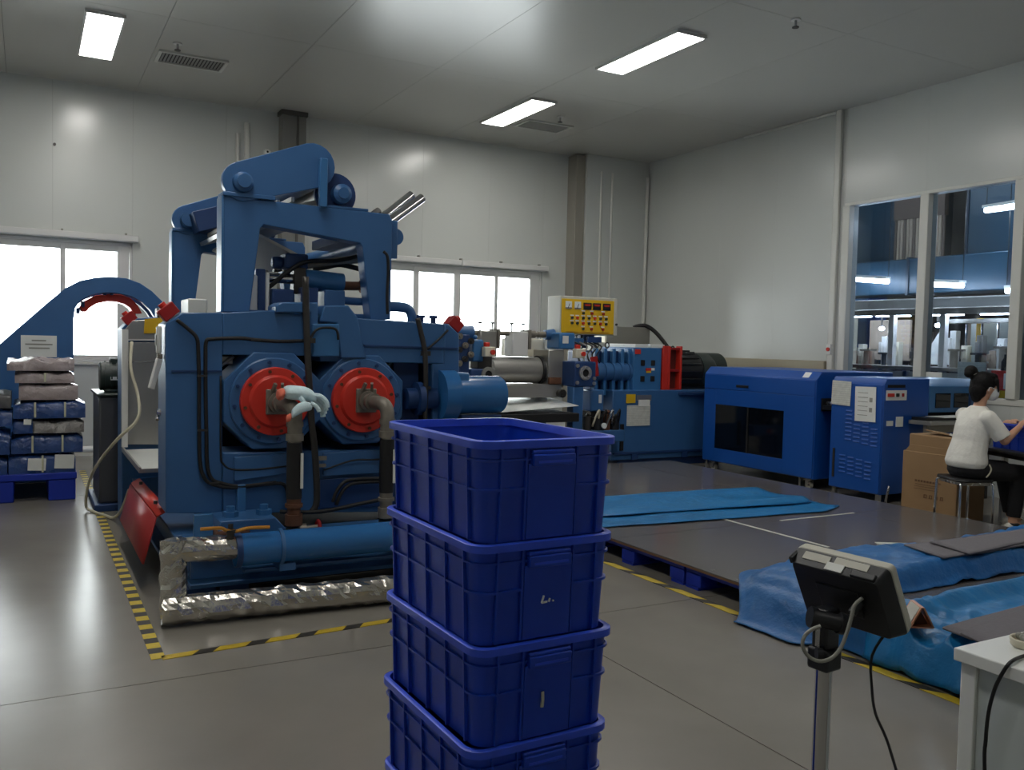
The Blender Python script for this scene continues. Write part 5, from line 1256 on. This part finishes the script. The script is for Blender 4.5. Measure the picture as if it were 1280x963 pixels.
# ------------------------------------------------------------------ the stack of blue crates in front
def make_crate(W=.425, L=.60, Hh=.2535):
    t = thing('plastic_crate', 'x', 'crate', (0, 0, 0), 0, 'stacked blue crates in the foreground')
    b = MB()
    rings = [rrect(0, 0, W-.045, L-.045, .04, 0), rrect(0, 0, W-.022, L-.022, .045, Hh-.006), rrect(0, 0, W-.028, L-.028, .043, Hh-.006), rrect(0, 0, W-.052, L-.052, .038, .006)]
    b.loft(rings, True, True)
    b.make('shell', 'crate', t, local=True)
    rim = MB().loft([rrect(0, 0, W-.026, L-.026, .044, Hh-.022), rrect(0, 0, W, L, .05, Hh-.020), rrect(0, 0, W, L, .05, Hh-.002), rrect(0, 0, W-.006, L-.006, .048, Hh),
                     rrect(0, 0, W-.030, L-.030, .042, Hh), rrect(0, 0, W-.034, L-.034, .041, Hh-.022), rrect(0, 0, W-.026, L-.026, .044, Hh-.022)], False, False)
    rim.make('rim', 'rim', t, local=True)
    mid = Hh*.52
    def off(z): return .0225-(.0225-.011)*(z/Hh)
    MB().loft([rrect(0, 0, W-.030, L-.030, .044, mid-.004), rrect(0, 0, W-.018, L-.018, .047, mid-.003), rrect(0, 0, W-.018, L-.018, .047, mid+.003), rrect(0, 0, W-.030, L-.030, .044, mid+.004)], False, False).make('waist_band', 'crate', t, local=True)
    MB().loft([rrect(0, 0, W-.020, L-.020, .045, Hh-.052), rrect(0, 0, W-.012, L-.012, .048, Hh-.051), rrect(0, 0, W-.012, L-.012, .048, Hh-.046), rrect(0, 0, W-.020, L-.020, .045, Hh-.045)], False, False).make('upper_band', 'crate', t, local=True)
    def rib(x, y, ax, w=.006):
        b = MB()
        for sgn in (1,):
            if ax == 'x':   # on a side with normal +-x
                s = 1 if x > 0 else -1
                b.prism([(s*(W/2-.0235), .004), (s*(W/2-.012), .004), (s*(W/2-.004), Hh-.022), (s*(W/2-.0125), Hh-.022)], 'y', y-w/2, y+w/2)
            else:
                s = 1 if y > 0 else -1
                b.prism([(s*(L/2-.0235), .004), (s*(L/2-.012), .004), (s*(L/2-.004), Hh-.022), (s*(L/2-.0125), Hh-.022)], 'x', x-w/2, x+w/2)
        b.make('rib', 'crate', t, local=True)
    for s in (-1, 1):
        for y in (-.225, -.12, 0, .12, .225): rib(s, y, 'x')
        for x in (-.145, -.075, .075, .145): rib(x, s, 'y')
        # end panel with the grip
        b = MB().prism([(s*(L/2-.023), .004), (s*(L/2-.012), .004), (s*(L/2-.003), Hh-.06), (s*(L/2-.012), Hh-.06)], 'x', -.07, .07)
        b.make('end_panel', 'crate', t, local=True, bevel=.002)
        MB().bx(-.062, .062, s*(L/2-.014), s*(L/2+.008), Hh-.066, Hh-.036).bx(-.062, .062, s*(L/2-.014), s*(L/2+.004), Hh-.036, Hh-.026).make('grip', 'crate', t, local=True, bevel=.003)
        MB().bx(-.05, .05, s*(L/2+.0075), s*(L/2+.0095), Hh-.058, Hh-.052).make('grip_line', 'rim', t, local=True)
    return t
clabs = ['blue crate on the floor, lowest of the foreground stack', 'blue crate second from the floor in the foreground stack', 'blue crate in the middle of the stack with a pale smear on its end panel', 'blue crate second from the top with a small white scribble on its end panel', 'open blue crate on top of the foreground stack']
cr0 = make_crate(); crates = []
for k in range(5):
    loc = (1.145+(.004, -.003, .002, -.002, 0)[k], 2.155+(-.004, .003, 0, .002, 0)[k], .2535*k)
    rz = math.radians(1.2)+(.006, -.005, .004, -.003, 0)[k]
    if k == 0:
        cr0.location = loc; cr0.rotation_euler = (0, 0, rz); cr0['label'] = clabs[0]; crates.append(cr0)
    else: crates.append(dup(cr0, loc, rz, clabs[k]))
L_ = .60; yy = -L_/2+.0045
def flat_mark(parent, pts2, w, m):
    b = MB()
    for a, c in zip(pts2, pts2[1:]):
        b.bar((a[0], -L_/2+.0055+.0, a[1]), (c[0], -L_/2+.0055, c[1]), .002, w, up=(0, 1, 0)) if False else b.bar((a[0], -L_/2+.006, a[1]), (c[0], -L_/2+.006, c[1]), w, .004, up=(0, 1, 0))
    return b.make('paint_mark', m, parent, local=True, smooth=False)
flat_mark(crates[3], [(-.012, .112), (-.018, .094), (-.002, .095)], .004, 'plain')
flat_mark(crates[3], [(.006, .103), (.003, .094)], .004, 'plain')
flat_mark(crates[3], [(.014, .096), (.018, .0955)], .004, 'plain')
flat_mark(crates[2], [(-.016, .120), (-.015, .098), (-.017, .080)], .008, 'lgrey')

# ------------------------------------------------------------------ scale indicator on its pole
si = thing('scale_indicator', 'black-backed weighing scale indicator on a chrome pole with grey and black cables', 'scale', (1.588, 1.372, 0))
MB().cyl((1.588, 1.372, .02), (1.588, 1.372, .80), .019, 20).make('pole', 'chrome', si)
MB().box((1.588, 1.372, .01), (.36, .30, .02)).make('foot_plate', 'dsteel', si, bevel=.004)
RZ = Matrix.Rotation(math.radians(-85), 3, 'Z'); RT = RZ @ Matrix.Rotation(math.radians(27), 3, 'X')
PC = Vector((1.62,1.362,0.937))
def ib(c, d): return (PC + RT @ Vector(c), d, RT)
def loftbox(w0, h0, w1, h1, y0, y1, dz=0.0, r=.012):
    def ring(w, h, y, d): return [PC + RT @ Vector((x, y, z+d)) for (x, z, _) in rrect(0, 0, w, h, r, 0, 3)]
    return MB().loft([ring(w0, h0, y0, 0), ring(w1, h1, y1, dz)])
body = loftbox(.222, .150, .246, .178, 0, .042).make('back_shell', 'blackp', si, bevel=.002)
loftbox(.246, .178, .240, .172, .043, .066).make('front_bezel', 'lgrey', si, bevel=.003)
RL = RT @ Matrix.Rotation(math.radians(18.4), 3, 'X')
def il(c, d): return (PC + RT @ Vector(c), d, RL)
MB().box(*il((-.055, .026, .0842), (.07, .020, .003))).make('rating_label', 'lgrey', body)
MB().box(*il((.035, .030, .0856), (.085, .018, .003))).make('rating_label', 'lgrey', body)
MB().box(*il((.0, .013, .0800), (.045, .020, .004))).make('white_sticker', 'plain', body)
MB().box(*il((.075, .010, .0795), (.06, .018, .010))).make('vent_hood', 'blackp', body, bevel=.003)
for x in (-.118, -.112): MB().box(*ib((x, .02, .075), (.006, .03, .018))).make('side_hook', 'blackp', body, bevel=.002)
MB().box(*ib((.0, -.001, .0), (.11, .004, .07))).make('back_plate', 'blackp', body, bevel=.002)
MB().cyl(PC+RT @ Vector((.055, 0, .01)), PC+RT @ Vector((.05, -.03, .0)), .010, 12).make('cable_plug', 'blackp', body)
# clamp
cl = MB().cyl((1.55,1.376,0.902), (1.591,1.33,0.895), .019, 16).make('clamp_barrel', 'blackp', si)
MB().lathe((1.548,1.383,0.902), Vector((1.561,1.376,0.899))-Vector((1.548,1.383,0.902)), [(0, 0), (0, .024), (.014, .024), (.014, 0)], 10).make('clamp_knob', 'blackp', cl)
MB().lathe((1.585,1.334,0.897), Vector((1.597,1.327,0.893))-Vector((1.585,1.334,0.897)), [(0, 0), (0, .024), (.014, .024), (.014, 0)], 10).make('clamp_knob', 'blackp', cl)
MB().box((1.592, 1.374, .86), (.04, .05, .12), RZ).make('clamp_arm', 'blackp', si, bevel=.006)
MB().box((1.588, 1.372, .805), (.055, .055, .05), RZ).make('clamp_collar', 'blackp', si, bevel=.006)
MB().cyl((1.549,1.361,0.823), (1.561,1.354,0.823), .014, 12).make('collar_screw', 'blackp', si)
MB().box(Vector((1.571,1.374,0.858)), (.012, .012, .05), RZ).make('link', 'steel', si)
MB().tube([(1.607,1.291,0.962),(1.591,1.298,0.945),(1.585,1.3,0.919),(1.579,1.303,0.892),(1.565,1.308,0.852),(1.546,1.317,0.828),(1.522,1.33,0.821),(1.5,1.343,0.834),(1.491,1.349,0.857),(1.497,1.347,0.878),(1.511,1.34,0.891),(1.526,1.332,0.898)], .0042, 8, 4).make('signal_cable', 'cableg', si, angle=180)
MB().tube([PC+RT @ Vector((.085, .03, -.075)), Vector((1.667,1.307,0.819)), Vector((1.658,1.297,0.75)), Vector((1.648,1.277,0.701)), Vector((1.651,1.25,0.657)), Vector((1.645,1.217,0.602)), (1.62, 1.05, .30), (1.66, 1.0, .05), (1.75, 1.05, .006), (2.0, 1.2, .006)], .0032, 8, 4).make('power_cable', 'outcable', si, angle=180)

# ------------------------------------------------------------------ white table with dish and cable
wt = thing('white_table', 'white table corner in the right foreground with a pale side panel', 'table', (2.6, .9, 0))
MB().bx(2.083, 3.2, .55, 1.389, .717, .75).make('table_top', 'white', wt, bevel=.003)
MB().bx(2.095, 2.125, 1.335, 1.375, 0, .716).make('leg', 'white', wt, bevel=.003)
MB().bx(2.095, 2.125, .57, .61, 0, .716).make('leg', 'white', wt, bevel=.003)
MB().bx(2.108, 2.122, .61, 1.335, .04, .716).make('side_panel', 'whitep', wt, bevel=.002)
MB().bx(3.15, 3.18, .57, 1.375, 0, .716).make('side_panel', 'white', wt)
di = thing('ceramic_dish', 'small round white dish of grey pebbly bits on the white table', 'dish', (2.262, 1.305, .75))
MB().lathe((2.262, 1.305, .7505), (0, 0, 1), [(0, 0), (0, .034), (.006, .040), (.022, .042), (.024, .040), (.022, .037), (.010, .034), (.010, 0)], 32).make('dish', 'cream', di)
b = MB(); random.seed(3)
for k in range(16):
    a = random.random()*6.28; r = random.random()*.026
    b.ball((2.262+r*math.cos(a), 1.305+r*math.sin(a), .768+random.random()*.01), (.010, .008, .009), 7, 5)
tag(b.make('crumpled_bits', 'cableg', di), kind='stuff')
tag(MB().tube([(2.256,1.25,0.757),(2.2,1.257,0.757),(2.149,1.257,0.757),(2.086,1.244,0.757)]+[(2.074,1.255,0.727),(2.074,1.271,0.684),(2.074,1.283,0.624),(2.074,1.287,0.552),(2.074,1.284,0.452)]+[(2.06, 1.23, .02)], .0045, 8, 5).make('table_cable', 'outcable', angle=180), 'thin black cable hanging over the edge of the white table', 'cable')

# ------------------------------------------------------------------ cartons, stool, worker, work table with crate
ct = thing('cardboard_carton', 'tall brown cardboard carton with faint print, front of the two behind the stool', 'carton', (7.35, 5.1, 0))
MB().bx(7.20, 7.60, 4.84, 5.40, 0, .60).make('carton_body', 'carton', ct, bevel=.006)
MB().prism([(4.84, .60), (5.38, .60), (5.33, .66), (4.88, .655)], 'x', 7.205, 7.215).make('front_flap', 'carton', ct)
MB().box((7.194, 4.90, .44), (.004, .05, .14), Euler((.35, 0, 0)).to_matrix()).make('packing_tape', 'tan', ct)
for (z, y0, y1, h_) in ((.335, 5.00, 5.27, .018), (.305, 5.02, 5.26, .006), (.285, 5.02, 5.27, .005), (.262, 5.02, 5.27, .005)):
    n = 9 if h_ > .01 else 14
    for k in range(n):
        a = y0+(y1-y0)*k/n
        MB().bx(7.1975, 7.1995, a, a+(y1-y0)/n*.72, z-h_/2, z+h_/2).make('faded_print', 'cartond', ct)
for k in range(4):
    y = 5.15-k*.055
    MB().bx(7.1975, 7.1995, y-.018, y+.018, .185, .19).bx(7.1975, 7.1995, y-.016, y-.010, .19, .215).bx(7.1975, 7.1995, y+.006, y+.014, .19, .215).bx(7.1975, 7.1995, y-.016, y+.014, .212, .218).make('handling_mark', 'cartond', ct, smooth=False)
c3 = thing('cardboard_carton', 'smaller brown carton standing in the tall one with its top folded open', 'carton', (7.38, 5.1, .6))
MB().bx(7.225, 7.56, 4.92, 5.36, .605, .76).make('carton_body', 'carton', c3, bevel=.012)
MB().box((7.40, 5.10, .772), (.22, .30, .008), Euler((.1, .12, 0)).to_matrix()).make('top_flap', 'carton', c3)
MB().box((7.34, 4.97, .765), (.10, .08, .02), Euler((.3, .2, .3)).to_matrix()).make('film_scrap', 'plain', c3)

FX, FY, FA = 7.0, 4.62, math.radians(-22)
sl = thing('stool', 'chrome-legged stool with a black seat under the seated worker', 'stool', (FX, FY, 0), FA)
MB().loft([rrect(-.02, 0, .30, .34, .05, .44), rrect(-.02, 0, .33, .37, .06, .452), rrect(-.02, 0, .32, .36, .06, .468)]).make('seat', 'black', sl, local=True)
for sx in (-1, 1):
    for sy in (-1, 1):
        MB().tube([(-.02+sx*.11, sy*.13, .438), (-.02+sx*.14, sy*.155, .43), (-.02+sx*.148, sy*.165, .38), (-.02+sx*.152, sy*.172, .02)], .011, 10, 4).cyl((-.02+sx*.152, sy*.172, 0), (-.02+sx*.152, sy*.172, .025), .014, 10).make('leg', 'chrome', sl, local=True, angle=60)
for sy in (-1, 1): MB().cyl((-.17, sy*.171, .06), (.13, sy*.171, .06), .007, 8).make('stretcher', 'chrome', sl, local=True)
for sx in (-1, 1): MB().cyl((-.02+sx*.151, -.171, .075), (-.02+sx*.151, .171, .075), .007, 8).make('stretcher', 'chrome', sl, local=True)
MB().loft([rrect(-.02, 0, .28, .32, .05, .415), rrect(-.02, 0, .29, .33, .05, .439)]).make('seat_ring', 'steel', sl, local=True)

def limb(b, p, q, r1, r2, n=14):
    p = Vector(p); q = Vector(q)
    b.cyl(p, q, r1, n, r2); b.ball(p, r1, n, 9); b.ball(q, r2, n, 9)
def fuse(b, name, m, parent, vox=.008, it=6):
    o = b.make(name, m, parent, local=True, angle=180)
    md = o.modifiers.new('fuse', 'REMESH'); md.mode = 'VOXEL'; md.voxel_size = vox; md.use_smooth_shade = True
    md = o.modifiers.new('relax', 'SMOOTH'); md.factor = .5; md.iterations = it
    return o
def ell(cx, cy, z, rx, ry, n=20): return [(cx+rx*math.cos(2*PI*k/n), cy+ry*math.sin(2*PI*k/n), z) for k in range(n)]
wk = thing('person', 'woman in white shirt and black trousers on a stool reaching into a blue crate', 'person', (FX, FY, 0), FA)
b = MB()
b.loft([ell(0, 0, .50, .11, .16), ell(0, 0, .58, .115, .17), ell(.01, 0, .68, .095, .135), ell(.03, 0, .80, .10, .14), ell(.045, 0, .92, .105, .16), ell(.06, 0, 1.01, .085, .15), ell(.07, 0, 1.05, .05, .07)])
limb(b, (.07, 0, 1.03), (.10, 0, 1.14), .050, .047)
HR = Euler((0, .16, -.10)).to_matrix()
b.ball((.125, 0, 1.235), (.092, .074, .112), 20, 14, HR)
b.ball((.165, -.006, 1.185), (.05, .052, .055), 14, 10, HR)
limb(b, (.215, -.02, 1.225), (.222, -.022, 1.20), .011, .015)
for s in (-1, 1): b.ball((.115, .074*s, 1.215), (.022, .012, .032), 10, 8, HR)
ARMS = {-1: ((.055, -.165, .985), (.165, -.225, .800), (.365, -.135, .915)), 1: ((.055, .165, .985), (.21, .215, .810), (.385, .115, .905))}
for s, (sh, el, wr) in ARMS.items():
    limb(b, sh, el, .048, .036); limb(b, el, wr, .037, .024)
    w = Vector(wr); d = (w-Vector(el)).normalized()
    palm = w+d*.045
    limb(b, w, palm, .024, .030); b.ball(palm, (.038, .036, .020), 12, 8)
    sd = Vector((0, 1, 0))
    for k in range(4):
        base = palm+d*.028+sd*(-.027+.018*k)
        L1 = (.034, .040, .037, .030)[k]
        p1 = base+d*L1*.9+Vector((0, 0, .004)); p2 = p1+d*L1*.5+Vector((0, 0, -.020)); p3 = p2+Vector((.006, 0, -.018))
        limb(b, base, p1, .0088, .0082, 8); limb(b, p1, p2, .0082, .0078, 8); limb(b, p2, p3, .0078, .007, 8)
    th = palm+sd*(.030*(-s))+d*(-.005)
    t1 = th+d*.028+sd*(.016*(-s))+Vector((0, 0, -.008)); t2 = t1+d*.024+Vector((0, 0, -.012))
    limb(b, palm+sd*(.018*(-s)), t1, .011, .0095, 8); limb(b, t1, t2, .0095, .008, 8)
LEGS = {-1: ((.02, -.085, .535), (.40, -.12, .520), (.345, -.125, .105)), 1: ((.02, .085, .535), (.41, .12, .525), (.52, .135, .105))}
for s, (hp, kn, an) in LEGS.items():
    limb(b, hp, kn, .085, .055); limb(b, kn, an, .054, .036)
    limb(b, an, (an[0]+.10, an[1], .05), .036, .030)
body_o = fuse(b, 'body', 'skin', wk, .0065, 4)
# face: eyes above the mask
for s in (-1, 1):
    MB().ball((.203, .030*s-.012, 1.245), (.010, .014, .010), 10, 8).make('eye', 'white', body_o, local=True)
    MB().ball((.2105, .030*s-.013, 1.245), (.004, .006, .006), 8, 6).make('iris', 'hair', body_o, local=True)
    MB().ball((.203, .031*s-.012, 1.266), (.008, .022, .004), 10, 6).make('eyebrow', 'hair', body_o, local=True)
b = MB(); b.ball((.182, -.016, 1.178), (.050, .066, .058), 18, 12, HR); b.ball((.225, -.022, 1.195), (.015, .022, .024), 10, 8, HR)
fuse(b, 'face_mask', 'mask', wk, .006, 3)
MB().tube([(.19, -.078, 1.20), (.15, -.082, 1.225), (.11, -.084, 1.235), (.10, -.084, 1.205)], .003, 6, 4).make('mask_loop', 'mask', wk, local=True)
# hair pulled up into a bun
b = MB()
b.ball((.105, 0, 1.265), (.104, .088, .104), 20, 14, HR)
b.ball((.065, 0, 1.215), (.072, .080, .090), 16, 12, HR)
b.ball((.165, -.01, 1.325), (.055, .070, .034), 14, 10, HR)
b.ball((.05, 0, 1.15), (.040, .05, .05), 12, 8)
b.ball((.012, .03, 1.368), (.054, .052, .048), 14, 10)
b.ball((.035, .025, 1.335), (.045, .045, .04), 12, 8)
b.ball((-.015, .02, 1.345), (.036, .04, .036), 12, 8)
for s in (-1, 1): limb(b, (.178, .070*s-.01, 1.30), (.186, .078*s-.012, 1.20), .014, .008, 8)
hair = fuse(b, 'hair', 'hair', wk, .0065, 2)
MB().lathe((.03, .02, 1.335), (-.4, .1, .7), [(0, .034), (.008, .040), (.016, .034)], 14).make('hair_tie', 'cableg', hair, local=True)
# shirt
b = MB()
b.loft([ell(-.015, 0, .555, .135, .185), ell(-.015, 0, .60, .150, .200), ell(-.01, 0, .68, .135, .185), ell(.015, 0, .78, .125, .175), ell(.04, 0, .90, .130, .180), ell(.055, 0, .98, .112, .185), ell(.066, 0, 1.035, .085, .125), ell(.075, 0, 1.075, .060, .066)])
for s, (sh, el, wr) in ARMS.items():
    e = Vector(sh).lerp(Vector(el), .88)
    limb(b, Vector(sh)+Vector((0, -.005*s, -.005)), Vector(sh).lerp(Vector(el), .45), .070, .070)
    b.cyl(Vector(sh).lerp(Vector(el), .4), e, .068, 16, .072)
fuse(b, 'shirt', 'shirt', wk, .0085, 6)
# trousers
b = MB()
b.loft([ell(0, 0, .475, .12, .165), ell(-.005, 0, .52, .14, .185), ell(-.005, 0, .60, .132, .180), ell(0, 0, .66, .115, .155)])
for s, (hp, kn, an) in LEGS.items():
    limb(b, hp, kn, .096, .070); k = Vector(kn).lerp(Vector(an), .90)
    b.cyl(kn, k, .068, 16, .056); b.ball(kn, .069, 14, 9)
tr_ = fuse(b, 'trousers', 'pants', wk, .009, 5)
MB().tube([(.06, -.195, .60), (.075, -.20, .56), (.06, -.198, .52), (.04, -.19, .49)], .006, 8, 4).make('waist_cord', 'cable', wk, local=True)
for s, (hp, kn, an) in LEGS.items():
    b = MB(); x, y = an[0], an[1]
    b.loft([ell(x+.045, y, .004, .125, .044), ell(x+.045, y, .03, .128, .046)]) ; b.ball((x+.10, y, .045), (.075, .042, .038), 14, 9); b.ball((x-.01, y, .055), (.066, .042, .050), 14, 9)
    sh = fuse(b, 'shoe', 'shoe', wk, .006, 3)
    MB().ball((x+.01, y, .085), (.055, .044, .026), 14, 8).make('shoe_collar', 'black', sh, local=True)
    MB().box((x+.075, y, .083), (.05, .05, .006), Euler((0, .45, 0)).to_matrix()).make('strap', 'black', sh, local=True)

# work table (same heading as the worker) and the crate on it
tb = thing('work_table', 'dark-topped work table at the right edge in front of the worker', 'table', (FX, FY, 0), FA)
MB().bx(.30, 1.05, -.62, .42, .672, .70).make('table_top', 'dsteel', tb, bevel=.004, local=True)
for x in (.62, 1.01):
    for y in (-.58, .38): MB().bx(x-.02, x+.02, y-.02, y+.02, 0, .672).make('leg', 'alu', tb, local=True)
MB().bx(.60, .64, -.56, .36, .19, .225).make('foot_rail', 'alu', tb, local=True)
MB().bx(.42, 1.0, -.57, .37, .62, .672).make('apron', 'black', tb, local=True)
bc = dup(cr0, (FX+.565*math.cos(FA)-.02*math.sin(FA), FY+.565*math.sin(FA)+.02*math.cos(FA), .7005), FA, 'blue crate on the work table that the woman reaches into')
del bc['group']
bc.scale = (.88, .88, .88)
